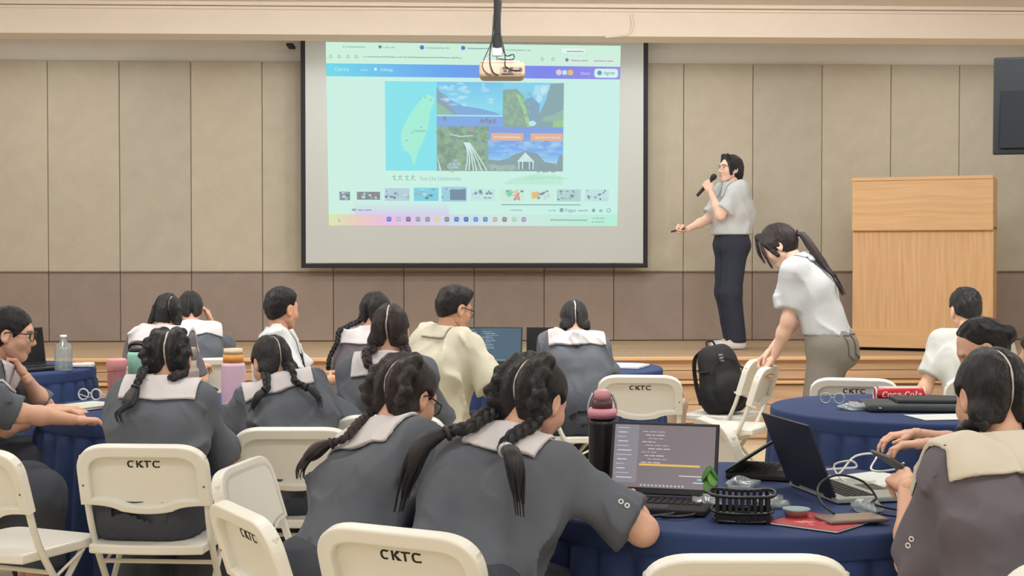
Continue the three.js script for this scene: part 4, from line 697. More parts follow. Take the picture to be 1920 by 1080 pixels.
    for (const s of [1, -1]) part(gl, 'lens', new THREE.CircleGeometry(0.021, 20).scale(1, 0.78, 1).rotateY(s * 0.12).translate(s * 0.034, -0.001, 0.098).applyMatrix4(hm), MAT.glass);
  }
  g.scale.setScalar(S);
  put(g, o.x, o.d, o.az, o.y || 0);
  g.updateMatrixWorld(true);
  top(g, 'person', o.label, 'person', o.group);
  return { g, arms, HP, H, waist, nb, fw, up };
}
// ---------------------------------------------------------------- the people in the hall
const U = (x = {}) => ({ top: MAT.uniform, topName: 'dress_top', collar: MAT.collar, skirt: MAT.skirt, sleeve: 0.96, cuff: 0.066, loose: 0.024, fold: 0.007, ...x });
const deskArms = (z = 0.42, y = 0.79) => ({ L: { h: [0.15, y, z], pole: [0.45, -1, -0.1], dir: [-0.2, -0.1, 1] }, R: { h: [-0.15, y, z], pole: [-0.45, -1, -0.1], dir: [0.2, -0.1, 1] } });
const presenter = person({ x: 1.86, d: 12.2, y: STAGE, az: -108, s: 1.03, hipY: 0.86, seed: 1, cell: 0.011, lean: -0.03, lean2: 0.06, bust: 1, skin: 'fair', hp: -0.16, hy: 0.1, neck: 0.1, eyes: 1, glasses: 'wire', hair: 'tied', head: 1.0, ground: 0,
  legs: [{ hip: [0.08, 0.86, 0], knee: [0.085, 0.47, 0.045], ankle: [0.06, 0.075, -0.03], toe: [0.075, 0.035, 0.1] }, { hip: [-0.08, 0.86, 0], knee: [-0.075, 0.47, 0.02], ankle: [-0.07, 0.075, -0.05], toe: [-0.085, 0.035, 0.08] }],
  L: { h: [0.02, 1.285, 0.2], pole: [0.5, -1, 0.1], pose: 'grip', dir: [-0.35, 0.75, 0.25], back: [0.75, 0.1, 0.6] }, R: { h: [-0.1, 0.985, 0.36], pole: [-0.3, -1, -0.2], pose: 'grip', dir: [0.15, 0.1, 1], back: [-0.8, 0.5, 0] },
  strands: [{ pts: [[0.05, 0.07, 0.06], [0.072, 0.01, 0.05], [0.076, -0.05, 0.035]], r: 0.008 }],
  clothes: { top: MAT.polo, topName: 'polo_shirt', collar: MAT.polo, collarSize: 0.035, collarW: 0.1, loose: 0.03, sleeve: 0.8, cuff: 0.075, hem: 0.08, fold: 0.006, k: 1.08, trousers: MAT.navy, shoe: MAT.shoeWhite, kneeR: 0.085, ankleR: 0.07, waistUp: 0.03 },
  label: 'person in glasses, pale polo and navy trousers speaking into a microphone on stage' });
const helper = person({ x: 1.86, d: 8.4, az: -66, s: 1.08, hipY: 0.86, seed: 2, cell: 0.0095, lean: 0.28, lean2: 0.5, skin: 'fair', hp: 0.62, hy: 0.12, neck: 0.75, hair: 'side', brown: 1, seat: 1,
  legs: [{ hip: [0.085, 0.85, 0], knee: [0.1, 0.47, 0.05], ankle: [0.1, 0.075, -0.04], toe: [0.11, 0.035, 0.09] }, { hip: [-0.085, 0.85, 0], knee: [-0.1, 0.47, 0.09], ankle: [-0.09, 0.075, 0.02], toe: [-0.1, 0.035, 0.15] }],
  L: { h: [0.06, 0.8, 0.29], pole: [0.7, 0.1, -0.6], pose: 'hold', dir: [0, -0.7, 0.5], back: [0.3, 0.4, 0.9] }, R: { h: [-0.05, 0.83, 0.33], pole: [-0.7, 0.1, -0.6], pose: 'hold', dir: [0.1, -0.6, 0.6], back: [0, 0.4, 1] },
  tails: [{ head: [[0, 0.0, -0.1], [0, -0.005, -0.13]], pts: [[0.0, 0.0, -0.13], [0, -0.08, -0.16], [0, -0.15, -0.18]], r: 0.02, k: 20, tie: [0, 0.0, -0.112] }],
  strands: [{ pts: [[0.05, 0.08, 0.065], [0.06, 0.0, 0.085], [0.055, -0.08, 0.09]], r: 0.008 }, { pts: [[0.02, 0.1, 0.08], [0.03, 0.03, 0.105], [0.03, -0.03, 0.11]], r: 0.009 }],
  clothes: { top: MAT.polo, topName: 'polo_shirt', collar: MAT.polo, collarSize: 0.035, collarW: 0.1, loose: 0.022, sleeve: 0.72, cuff: 0.066, hem: 0.06, fold: 0.006, trousers: MAT.trouser, shoe: MAT.shoeWhite, kneeR: 0.088, ankleR: 0.08, waistUp: -0.01,
    pocket: (t, q) => { for (const s of [1, -1]) { const p = [[-0.055, 0.06], [0.055, 0.06], [0.052, -0.045], [0, -0.075], [-0.052, -0.045]].map(([a, b]) => [s * 0.075 + a, q.H[1] - 0.0 + b, 0]); const on = []; p.forEach((a, i) => { const b = p[(i + 1) % p.length]; for (let k = 0; k < 4; k++) on.push(q.onto([a[0] + (b[0] - a[0]) * k / 4, a[1] + (b[1] - a[1]) * k / 4, -0.15])); }); part(t, 'pocket', sweep(on, 0.0035, 60, 5, 1, true), M(0x5d5851, 0.9)); } { const b = q.onto([0.03, q.waist[1] - 0.05, -0.15]); part(t, 'belt_loop', box(0.012, 0.045, 0.008, b[0], b[1], b[2]), MAT.trouser); } } },
  label: 'person with a long ponytail, pale polo and grey trousers stooping to grip a chair' });
person({ x: -1.30, d: 5.16, az: 3, s: 0.95, seed: 3, lean: 0.36, lean2: 0.56, hp: 0.42, hr: -0.04, neck: 0.5, hair: 'plaited', ...deskArms(0.5), knee: 0.12,
  braids: [{ s: 1, pts: [[0.078, 0.015, -0.085]], tail: 0.13, tr: 0.022 }, { s: -1, pts: [[-0.075, 0.01, -0.04], [-0.08, -0.06, 0.06], [-0.08, -0.14, 0.13]] }], clothes: U(), label: 'girl with plaited hair and wide white collar on the chair by the tumblers' });
person({ x: -2.6, d: 6.48, az: 82, s: 1.06, seed: 4, lean: 0.46, lean2: 0.62, hp: 0.1, neck: 0.75, eyes: 1, glasses: 'dark', hair: 'plain', skin: 'light',
  L: { h: [0.0, 0.85, 0.37], pole: [0.1, -0.8, 1], pose: 'rest', dir: [-0.1, 0.85, -0.45], back: [0.2, 0.3, 1] }, R: { h: [-0.08, 0.72, 0.5], pole: [-0.7, -0.8, -0.1], pose: 'type', dir: [0.1, -0.05, 1] }, tails: [{ local: 1, pts: [[0, -0.02, -0.1], [0.0, -0.06, -0.12], [0, -0.14, -0.12]], r: 0.02 }],
  clothes: U({ collarSize: 0.1, collarR: 0.15, collarW: 0.13 }), label: 'girl in dark-rimmed glasses resting her chin on her hand' });
person({ x: -2.3, d: 5.62, az: 62, seed: 5, lean: 0.2, hp: 0.3, hair: 'parted', L: { h: [0.16, 0.8, 0.5], pole: [0.8, -0.8, 0] }, R: { h: [-0.06, 0.785, 0.56], pole: [-0.8, -1, -0.2], dir: [0.1, -0.1, 1], pose: 'type' }, clothes: U(), label: 'student typing at the table edge beside the chin-resting girl, mostly cut off' });
person({ x: -0.83, d: 5.66, az: -12, seed: 6, s: 0.95, lean: 0.5, lean2: 0.74, roll: 0.19, hp: 0.46, hy: 0.45, neck: 0.6, hair: 'parted', L: { h: [0.28, 0.84, 0.36], pole: [0.8, -0.9, 0.2], dir: [-0.2, 0.4, 1] }, R: { h: [-0.12, 0.8, 0.42], pole: [-0.9, -0.8, 0] },
  braids: [{ s: 1, pts: [[0.055, -0.02, -0.085], [0.06, -0.05, -0.11]], tail: 0.1, tr: 0.016 }, { s: -1, pts: [[-0.075, 0.0, -0.1], [-0.1, -0.06, -0.125]], tail: 0.1, tr: 0.015 }], clothes: U(), label: 'girl with low dark pigtails bent towards the tall lilac bottle' });
person({ x: -1.32, d: 7.95, az: 80, seed: 7, male: 1, lean: 0.04, lean2: 0.1, hy: 0.7, hair: 'short', skin: 'tan', cell: 0.011, eyes: 1, L: { h: [-0.1, 0.8, 0.32], pole: [0.8, -0.8, 0.2] }, R: { h: [-0.26, 0.79, 0.36], pole: [-0.8, -0.8, -0.2], dir: [-0.1, -0.2, 1] },
  clothes: { top: MAT.shirtWhite, topName: 'shirt', collar: MAT.shirtWhite, collarSize: 0.04, collarW: 0.1, sleeve: 0.78, cuff: 0.075, loose: 0.026, hem: -0.05, tie: 1, trousers: MAT.navy }, label: 'boy in white shirt and dark necktie with his head turned to the stage' });
person({ x: -0.86, d: 8.1, az: 26, seed: 8, lean: 0.24, lean2: 0.36, hp: 0.2, hair: 'plain', cell: 0.011, braids: [{ s: 1, r0: 0.016, r1: 0.011, pts: [[0.12, 0.06, -0.09], [0.125, -0.06, -0.1], [0.15, -0.2, -0.11]], tail: 0.14, tr: 0.018 }], clothes: U({ top: MAT.uniformWarm }), label: 'girl in a grey jacket with one thin braid hanging clear of her shoulder' });
person({ x: -0.54, d: 6.08, az: 6, s: 0.98, seed: 9, lean: 0.18, lean2: 0.28, hp: 0.15, hair: 'parted', brown: 1, ...deskArms(0.4), braids: [{ s: -1, pts: [[-0.1, 0.0, -0.07], [-0.11, -0.1, -0.08], [-0.1, -0.2, -0.08]] }, { s: 1, pts: [[0.08, 0.0, -0.05], [0.09, -0.1, 0.04]] }], clothes: U(), label: 'girl with a straight white parting seated behind the leaning girl' });
person({ x: -0.46, d: 3.84, az: 48, s: 0.97, seed: 10, lean: 0.4, lean2: 0.62, roll: 0.2, hp: 0.4, hy: 0.12, neck: 0.6, hair: 'plaited', brown: 1, L: { h: [0.14, 0.8, 0.46], pole: [0.9, -0.8, 0] }, R: { h: [-0.12, 0.78, 0.44], pole: [-1, -0.6, -0.2] }, glasses: 'dark',
  braids: [{ s: 1, r0: 0.016, r1: 0.012, pts: [[0.03, 0.0, -0.1], [0.045, -0.04, -0.13]], tail: 0.11, tr: 0.018 }], clothes: U({ collarSize: 0.09, collarW: 0.16 }), label: 'girl leaning over with one braid across her broad white collar' });
person({ x: -0.42, d: 7.65, az: 46, s: 1.04, seed: 11, male: 1, lean: 0.16, lean2: 0.26, hp: 0.22, hy: -0.1, hair: 'quiff', skin: 'tan', eyes: 1, glasses: 'dark', cell: 0.0105, L: { h: [0.1, 0.78, 0.45], pole: [0.8, -0.8, 0] }, R: { h: [-0.2, 0.72, 0.36], pole: [-0.8, -0.9, -0.3] },
  clothes: { top: MAT.shirtCream, topName: 'shirt', collar: MAT.shirtCream, collarSize: 0.03, collarW: 0.09, sleeve: 0.9, cuff: 0.078, loose: 0.03, hem: -0.08, fold: 0.009, trousers: MAT.navy, k: 1.08 }, label: 'boy in a cream shirt and glasses looking down at the blue code screen' });
person({ x: -0.15, d: 3.62, az: 27, s: 1.0, seed: 12, cell: 0.008, lean: 0.46, lean2: 0.62, roll: -0.14, hp: 0.42, hy: -0.22, neck: 0.6, hair: 'plaited', L: { h: [0.02, 0.8, 0.5], pole: [0.8, -0.9, 0.2] }, R: { h: [-0.26, 0.79, 0.47], pole: [-1, -0.5, -0.5], dir: [0.3, 0, 1] }, knee: 0.1,
  braids: [{ s: 1, r0: 0.022, r1: 0.015, pts: [[0.085, 0.03, -0.07], [0.1, -0.06, -0.09]], tail: 0.22, tr: 0.022 }, { s: -1, r0: 0.02, r1: 0.015, silver: 1, pts: [[-0.045, 0.02, -0.1], [-0.045, -0.05, -0.135]], tail: 0.19, tr: 0.02 }],
  clothes: U({ buttons: 1, collarSize: 0.06, collarW: 0.11, cuff: 0.074, sleeve: 0.84 }), label: 'girl with two long braids typing on the laptop with the lit screen' });
person({ x: 0.38, d: 8.12, az: -4, s: 0.98, seed: 13, lean: 0.36, lean2: 0.5, hp: 0.42, neck: 0.6, hair: 'parted', cell: 0.0105, ...deskArms(0.5), braids: [{ s: 1, pts: [[0.07, -0.02, 0.06], [0.07, -0.1, 0.12]] }, { s: -1, pts: [[-0.07, -0.02, 0.06], [-0.07, -0.1, 0.12]] }], clothes: U({ collarSize: 0.075, collarW: 0.17 }), label: 'girl bowed over the far table, head parted in the middle' });
person({ x: 2.64, d: 8.15, az: -2, s: 1.02, seed: 14, male: 1, lean: 0.32, lean2: 0.46, hp: 0.25, roll: -0.03, hair: 'short', cell: 0.011, head: 1.08, ...deskArms(0.35, 0.72), clothes: { top: M(0xcdcfcc, 0.85), topName: 't_shirt', sleeve: 0.7, cuff: 0.075, loose: 0.03, hem: -0.08, trousers: MAT.navy }, label: 'person in a white shirt on the chair below the lectern' });
person({ x: 1.92, d: 5.35, az: -84, s: 0.97, seed: 15, lean: 0.16, lean2: 0.3, hp: 0.55, hair: 'combed', cell: 0.0105, ...deskArms(0.4), clothes: U({ top: MAT.uniformWarm }), label: 'girl with hair combed back from a high forehead, head bowed' });
person({ x: 1.2, d: 3.3, az: -14, s: 0.97, seed: 16, cell: 0.008, lean: 0.2, lean2: 0.34, hp: 0.26, neck: 0.35, hair: 'parted', head: 1.02, L: { h: [0.13, 0.90, 0.36], pole: [0.35, -1, -0.5], pose: 'hold', dir: [-0.25, 0.12, 1], back: [0.5, 0.8, -0.2] }, R: { h: [-0.02, 0.90, 0.36], pole: [-0.35, -1, -0.5], pose: 'hold', dir: [0.25, 0.12, 1], back: [-0.5, 0.8, -0.2] },
  braids: [{ s: 1, r0: 0.02, r1: 0.014, pts: [[0.085, 0.01, -0.02], [0.09, -0.05, 0.03], [0.085, -0.12, 0.085]] }, { s: -1, pts: [[-0.085, 0.01, -0.02], [-0.09, -0.05, 0.03], [-0.085, -0.12, 0.085]] }], clothes: U({ top: MAT.uniformWarm, collar: MAT.collarCream, buttons: 1, collarSize: 0.075, collarW: 0.2, cuff: 0.075, loose: 0.03 }), label: 'girl with a cream collar holding a phone at the laptop table' });
person({ x: 1.70, d: 4.2, az: -50, seed: 17, lean: 0.12, lean2: 0.2, hp: 0.3, hair: 'plaited', cell: 0.0105, ...deskArms(0.35), clothes: U(), label: 'student with plaited hairline beside the girl holding a phone, mostly cut off' });
person({ x: -2.15, d: 8.62, az: 12, s: 0.97, seed: 18, lean: 0.26, lean2: 0.4, hp: 0.2, hr: 0.06, hair: 'loops', cell: 0.011, ...deskArms(0.4), clothes: U({ top: MAT.uniformWarm, collarW: 0.2, collarSize: 0.09 }), label: 'girl with looped hair seated behind the tumblers' });
person({ x: -2.06, d: 9.3, az: -18, s: 0.97, seed: 19, lean: 0.26, lean2: 0.4, hp: 0.25, hair: 'plain', cell: 0.011, L: { h: [0.15, 0.79, 0.4], pole: [0.8, -0.8, 0] }, R: { h: [-0.15, 1.03, 0.24], pole: [-0.35, -1, 0.1], dir: [0.4, 0.9, -0.1], back: [-1, 0.2, 0.3], pose: 'relax' }, clothes: U({ collarW: 0.2, collarSize: 0.09 }), label: 'girl with a raised hand to her head, next to the girl with looped hair' });
// ---------------------------------------------------------------- things held
function held(name, label, category, person, hand, build, off = [0, 0, 0]) {
  const a = person.arms[hand], o = build(); const m = new THREE.Matrix4().makeBasis(V(a.x), V(a.y), V(a.z)); const p = V(add(add(add(a.wr, a.x, off[0]), a.y, off[1]), a.z, off[2]));
  o.applyMatrix4(m); o.position.copy(p); const w = new THREE.Matrix4().copy(person.g.matrixWorld); o.applyMatrix4(w); top(o, name, label, category); return o;
}
{
  const mic = () => { const o = G(), q = G(); part(q, 'handle', lathe([[0, -0.13], [0.011, -0.13], [0.013, -0.12], [0.017, 0.05], [0.019, 0.058], [0, 0.06]], 20), MAT.black); part(q, 'head', new THREE.SphereGeometry(0.026, 18, 14).scale(1, 1.15, 1).translate(0, 0.082, 0), M(0x2a2b30, 0.5, { bumpMap: rep(fabricBump, 4, 2), bumpScale: 0.002 })); const r = G(); for (const c of [...q.children]) o.add(c); return o; };
  const pr = presenter, o = mic(); const hp = V(add(add(pr.arms.L.wr, pr.arms.L.z, 0.085), pr.arms.L.y, -0.032)).applyMatrix4(pr.g.matrixWorld); o.position.copy(hp); o.rotation.set(0, 0, -0.72); o.rotation.order = 'YXZ'; top(o, 'microphone', 'black handheld microphone at the mouth of the speaker on stage', 'microphone');
  const rm = G(); part(rm, 'casing', box(0.03, 0.014, 0.12, 0, 0, 0, 0.006), MAT.black); part(rm, 'button', cyl(0.006, 0.006, 0.004, 0, 0.008, 0.02, 12), MAT.grey);
  const hr = V(add(add(pr.arms.R.wr, pr.arms.R.z, 0.1), pr.arms.R.y, -0.03)).applyMatrix4(pr.g.matrixWorld); rm.position.copy(hr); rm.rotation.set(0.25, -Math.PI / 2 - 0.25, 0, 'YXZ'); top(rm, 'remote_control', 'small black slide remote in the outstretched hand on stage', 'remote');
}
// ---------------------------------------------------------------- drinking vessels and other things on the bottle table
const Y0 = TB;
function vessel(name, label, x, d, build, tall = 1) { const o = G(), y = Y0, az = 0; build(o); o.scale.y = tall; put(o, x, d, az, y); top(o, name, label, name === 'bottle' ? 'bottle' : 'tumbler'); return o; }
const body = (o, pts, m, nm = 'body') => part(o, nm, lathe(pts, 28), m);
vessel('tumbler', 'clear pink tumbler with a pink lid beside the mint tumbler', -1.82, 6.62, (o) => { body(o, [[0, 0], [0.036, 0], [0.04, 0.01], [0.043, 0.15], [0.04, 0.15], [0.036, 0.012], [0, 0.01]], M(0xf0c8cc, 0.1, { transmission: 0.75, thickness: 0 })); body(o, [[0.02, 0.148], [0.046, 0.148], [0.047, 0.185], [0.04, 0.192], [0, 0.192]], M(0xf0a8a8, 0.45), 'lid'); part(o, 'straw', cyl(0.006, 0.006, 0.14, 0.008, 0.08, 0, 10), MAT.white); }, 1.22);
vessel('tumbler', 'tumbler with mint top and lilac base beside the pink-lidded one', -1.755, 6.72, (o) => { body(o, [[0, 0], [0.03, 0], [0.034, 0.01], [0.038, 0.13], [0, 0.13]], M(0xdcb4d4, 0.4)); body(o, [[0, 0.13], [0.04, 0.13], [0.042, 0.2], [0.036, 0.212], [0, 0.212]], M(0x9edcc8, 0.45), 'upper_sleeve'); body(o, [[0, 0.212], [0.034, 0.212], [0.034, 0.225], [0, 0.225]], MAT.black, 'lid'); part(o, 'handle', sweep([[-0.034, 0.215, 0], [-0.03, 0.238, 0], [0.03, 0.238, 0], [0.034, 0.215, 0]], 0.006, 16, 8), MAT.black); }, 1.22);
vessel('tumbler', 'beige insulated tumbler with a stepped top beside the plaited girl', -1.5, 6.68, (o) => { body(o, [[0, 0], [0.04, 0], [0.044, 0.008], [0.046, 0.15], [0.044, 0.16], [0.034, 0.172], [0.034, 0.2], [0, 0.2]], M(0xb9aca2, 0.45)); body(o, [[0, 0.2], [0.035, 0.2], [0.034, 0.245], [0.028, 0.252], [0, 0.252]], M(0xb2a49c, 0.5), 'lid'); }, 1.12);
vessel('bottle', 'tall lilac flask with an orange and cream cap', -1.27, 6.55, (o) => { body(o, [[0, 0], [0.05, 0], [0.053, 0.01], [0.055, 0.205], [0.048, 0.22], [0, 0.22]], M(0xe6c4dc, 0.45)); body(o, [[0, 0.22], [0.046, 0.22], [0.046, 0.258], [0, 0.258]], M(0xeaa050, 0.5), 'collar'); body(o, [[0, 0.258], [0.044, 0.258], [0.042, 0.285], [0, 0.288]], M(0xeedfc0, 0.5), 'cap'); });
const fl = vessel('bottle', 'black flask with pink lid and strap beside the lit laptop', 0.272, 4.33, (o) => { body(o, [[0, 0], [0.038, 0], [0.041, 0.006], [0.041, 0.17], [0.036, 0.185], [0, 0.185]], M(0x26242a, 0.35, { metalness: 0.3 })); body(o, [[0, 0.185], [0.043, 0.185], [0.044, 0.2], [0.042, 0.21], [0, 0.21]], M(0xe79fae, 0.45), 'neck_ring'); body(o, [[0, 0.21], [0.031, 0.21], [0.031, 0.232], [0, 0.232]], M(0x5d3b44, 0.4), 'stopper'); body(o, [[0, 0.232], [0.027, 0.232], [0.025, 0.252], [0.015, 0.258], [0, 0.258]], M(0xe3a3b4, 0.45), 'lid'); for (const s of [-1, 1]) part(o, 'strap', sweep([[s * 0.042, 0.198, 0], [s * 0.04, 0.222, 0], [s * 0.028, 0.248, 0]], 0.004, 10, 8), MAT.silver); }); fl.scale.y = 1.18;
vessel('bottle', 'clear plastic water jug on the corner table', -2.76, 8.85, (o) => { body(o, [[0, 0], [0.05, 0], [0.055, 0.01], [0.055, 0.12], [0.045, 0.16], [0.018, 0.185], [0.018, 0.205], [0.015, 0.205], [0.015, 0.182], [0.042, 0.155], [0.052, 0.118], [0.052, 0.012], [0, 0.006]], M(0xeef4f6, 0.08, { transmission: 0.9, thickness: 0 })); body(o, [[0, 0.203], [0.02, 0.203], [0.02, 0.22], [0, 0.222]], MAT.white, 'cap'); });
function thing(name, label, cat, x, d, az, build, y = Y0) { const o = G(); build(o); put(o, x, d, az, y); top(o, name, label, cat); return o; }
thing('eyeglasses', 'white round-rimmed glasses lying open on the bottle table', 'glasses', -2.05, 6.98, 10, (o) => { for (const s of [-1, 1]) { part(o, 'rim', new THREE.TorusGeometry(0.026, 0.004, 8, 24).translate(s * 0.033, 0.034, 0), MAT.white); part(o, 'temple', sweep([[s * 0.058, 0.036, 0], [s * 0.062, 0.02, 0.06], [s * 0.06, 0.006, 0.12]], 0.003, 10, 6), MAT.white); part(o, 'lens', new THREE.CircleGeometry(0.024, 20).translate(s * 0.033, 0.034, 0), MAT.glass); } part(o, 'bridge', sweep([[-0.01, 0.038, 0], [0, 0.042, 0], [0.01, 0.038, 0]], 0.003, 6, 6), MAT.white); });
thing('notebook', 'pale closed notebook under the typing hands of the chin-resting girl', 'notebook', -1.98, 6.68, 30, (o) => { part(o, 'pages', box(0.2, 0.012, 0.28, 0, 0.0075, 0, 0.001), MAT.paper); part(o, 'cover', box(0.205, 0.002, 0.285, 0, 0.0146, 0, 0.0008), M(0xd8e0d0, 0.7)); });
thing('notebook', 'mint-edged closed notebook beside the boy with the tie', 'notebook', -0.98, 6.5, 4, (o) => { part(o, 'pages', box(0.2, 0.012, 0.27, 0, 0.0075, 0, 0.001), M(0xa8ccc4, 0.8)); part(o, 'cover', box(0.205, 0.002, 0.275, 0, 0.0146, 0, 0.0008), M(0x9cc0bc, 0.7)); });
thing('pouch', 'small white and red packet on the corner table', 'packet', -2.72, 9.12, 5, (o) => { part(o, 'wrapper', box(0.13, 0.03, 0.08, 0, 0.016, 0, 0.012), MAT.white); part(o, 'print', box(0.05, 0.001, 0.06, 0.02, 0.0316, 0, 0.0004), M(0xd8746a, 0.6)); });
// ---------------------------------------------------------------- on the laptop table
{ // open black basket
  const o = G(), w = 0.145, dd = 0.11, h = 0.075, m = M(0x17161a, 0.3);
  part(o, 'floor', box(w - 0.02, 0.004, dd - 0.02, 0, 0.003, 0, 0.001), m);
  const rimAt = (y, k) => sweep([[-w / 2 * k, y, -dd / 2 * k], [0, y - 0.004, -dd / 2 * k], [w / 2 * k, y, -dd / 2 * k], [w / 2 * k, y, dd / 2 * k], [0, y - 0.004, dd / 2 * k], [-w / 2 * k, y, dd / 2 * k]], 0.0045, 60, 8, 1, true);
  part(o, 'rim', rimAt(h, 1.04), m); part(o, 'hoop', rimAt(0.03, 0.95), m); part(o, 'hoop', rimAt(0.008, 0.9), m);
  for (const z of [-1, 1]) for (let i = 0; i < 9; i++) { const x = (i / 8 - 0.5) * w * 0.9; part(o, 'slat', box(0.009, h * 0.96, 0.003, x, h / 2, z * dd * 0.49, 0.001), m); }
  for (const s of [-1, 1]) for (let i = 0; i < 6; i++) { const z = (i / 5 - 0.5) * dd * 0.86; part(o, 'slat', box(0.003, h * 0.96, 0.009, s * w * 0.485, h / 2, z, 0.001), m); }
  for (const z of [-1, 1]) part(o, 'lower_wall', box(w * 0.95, 0.03, 0.003, 0, 0.018, z * dd * 0.475, 0.001), m); for (const s of [-1, 1]) part(o, 'lower_wall', box(0.003, 0.03, dd * 0.92, s * w * 0.465, 0.018, 0, 0.001), m);
  put(o, 0.615, 3.83, 8, Y0); top(o, 'basket', 'small black slatted plastic basket on the laptop table', 'basket');
}
thing('booklet', 'red printed booklet under the round lid and grey tablet', 'booklet', 0.815, 3.79, 40, (o) => { part(o, 'pages', box(0.2, 0.004, 0.2, 0, 0.003, 0, 0.0006), MAT.paper); part(o, 'cover', box(0.2, 0.0012, 0.2, 0, 0.0056, 0, 0.0004), M(0xb8303c, 0.5)); for (let i = 0; i < 9; i++) part(o, 'print', box(0.012 + rnd() * 0.03, 0.0004, 0.006, -0.07 + rnd() * 0.14, 0.0064, -0.08 + rnd() * 0.15, 0), M(0xe8b4a8, 0.6)); });
thing('tablet', 'thin grey tablet lying on the red booklet', 'tablet', 0.90, 3.80, 76, (o) => { part(o, 'case', box(0.1, 0.009, 0.17, 0, 0.0045, 0, 0.004), M(0x84766f, 0.4)); part(o, 'glass_face', box(0.092, 0.001, 0.16, 0, 0.0092, 0, 0.0004), M(0x9a8a82, 0.2)); }, Y0 + 0.0066);
thing('cup_lid', 'round clear dish with a pale rim on the red booklet', 'dish', 0.765, 3.86, 0, (o) => { part(o, 'dish', lathe([[0, 0], [0.03, 0], [0.034, 0.016], [0.036, 0.018], [0.033, 0.018], [0.028, 0.003], [0, 0.003]], 28), M(0xd8c0b8, 0.15, { transmission: 0.4, thickness: 0 })); part(o, 'film', cyl(0.037, 0.037, 0.003, 0, 0.0195, 0, 28), M(0xa8bcc0, 0.35)); }, Y0 + 0.0066);
for (const [x, d, l] of [[0.735, 4.05, 'crumpled clear plastic wrapper behind the basket'], [0.985, 3.98, 'crumpled clear plastic wrapper below the laptop lid, by the cable'], [0.545, 4.03, 'crumpled clear plastic wrapper under the green leaf'], [0.70, 4.36, 'crumpled clear plastic wrapper before the half-closed laptop']]) thing('wrapper', l, 'wrapper', x, d, rnd() * 90, (o) => { const g = new THREE.SphereGeometry(0.05, 20, 12), p = g.attributes.position; for (let i = 0; i < p.count; i++) { const X = p.getX(i), Y = p.getY(i), Z = p.getZ(i), n = 1 + 0.5 * N(X * 40 + x * 9, Y * 40, Z * 40 + d * 7); p.setXYZ(i, X * n, Math.max(0.001, (Y + 0.02) * 0.45 * n), Z * n * 0.8); } g.computeVertexNormals(); part(o, 'film', g, M(0xdfe8ea, 0.12, { transmission: 0.7, thickness: 0 })); });
thing('leaf_sprig', 'green leafy sprig standing behind the lit laptop', 'plant', 0.565, 4.1, 0, (o) => { part(o, 'cup', lathe([[0, 0], [0.02, 0], [0.022, 0.03], [0.02, 0.03], [0.018, 0.004], [0, 0.004]], 16), M(0xd8e0dc, 0.3)); for (let i = 0; i < 7; i++) { const a = i * 0.9, g = new THREE.SphereGeometry(0.02, 10, 8).scale(0.8, 1.2, 0.22); g.rotateX(-0.5); g.translate(0, 0.055 + (i % 3) * 0.016, 0.012); g.rotateY(a); part(o, 'leaf', g, M([0x5f9a4c, 0x6faa52, 0x558a48][i % 3], 0.6)); } part(o, 'stem', rod([0, 0.01, 0], [0, 0.08, 0], 0.002), M(0x5a8a44, 0.7)); });
thing('paper_sheet', 'white papers under the phone and white cable', 'paper', 1.14, 4.5, 70, (o) => { for (let i = 0; i < 3; i++) part(o, 'sheet', box(0.21, 0.0012, 0.29, i * 0.012, 0.0012 + i * 0.0014, -i * 0.01, 0).rotateY(i * 0.12), MAT.paper); });
{ const c = part(null, 'white_cable', sweep([[1.05, 0.895, -3.85], [1.09, 0.84, -4.1], [1.1, 0.8, -4.4], [1.14, 0.83, -4.5], [1.08, 0.82, -4.52], [1.02, 0.765, -4.5], [0.98, 0.755, -4.55], [1.0, 0.76, -4.62], [1.06, 0.77, -4.6], [1.08, 0.79, -4.5], [1.04, 0.82, -4.42], [1.0, 0.80, -4.46], [1.02, 0.76, -4.4], [1.12, 0.757, -4.42]], 0.0032, 120, 6), MAT.white); top(c, 'white_cable', 'white charging cable looping beside the phone', 'cable');
  const k = part(null, 'black_cable', sweep([[0.86, 0.762, -3.83], [0.835, 0.785, -3.88], [0.845, 0.82, -3.95], [0.91, 0.84, -4.0], [0.98, 0.82, -4.0], [1.01, 0.78, -3.98], [0.99, 0.77, -3.95], [1.06, 0.755, -3.93], [1.13, 0.752, -3.9], [1.07, 0.752, -3.82], [1.0, 0.752, -3.88]], 0.0035, 110, 6), MAT.black); top(k, 'black_cable', 'black cable arching in front of the laptop lid', 'cable');
  const p = part(null, 'power_lead', sweep([[0.4, 0.75, -3.86], [0.44, 0.752, -3.84], [0.48, 0.751, -3.86], [0.5, 0.752, -3.9], [0.47, 0.75, -3.93], [0.42, 0.752, -3.87], [0.36, 0.75, -3.85]], 0.005, 60, 6), MAT.black); top(p, 'power_lead', 'bundled black lead in front of the lit laptop', 'cable'); }
thing('phone', 'grey phone held over the papers by the girl with the cream collar', 'phone', 1.01, 3.76, 60, (o) => { const g = G(); part(o, 'case', box(0.075, 0.009, 0.155, 0, 0, 0, 0.004).rotateX(0.5).rotateZ(0.15), M(0x5d5c62, 0.4)); part(o, 'screen', box(0.068, 0.001, 0.148, 0, 0.0048, 0, 0.0004).rotateX(0.5).rotateZ(0.15), M(0x26262c, 0.15)); }, 0.9);
thing('charger_plug', 'small white plug with a black foot near the grey sleeve', 'charger', 1.10, 3.96, 20, (o) => { part(o, 'plug', box(0.035, 0.022, 0.04, 0, 0.021, 0, 0.006), MAT.white); part(o, 'foot', box(0.045, 0.01, 0.05, 0, 0.0055, 0, 0.003), MAT.black); });
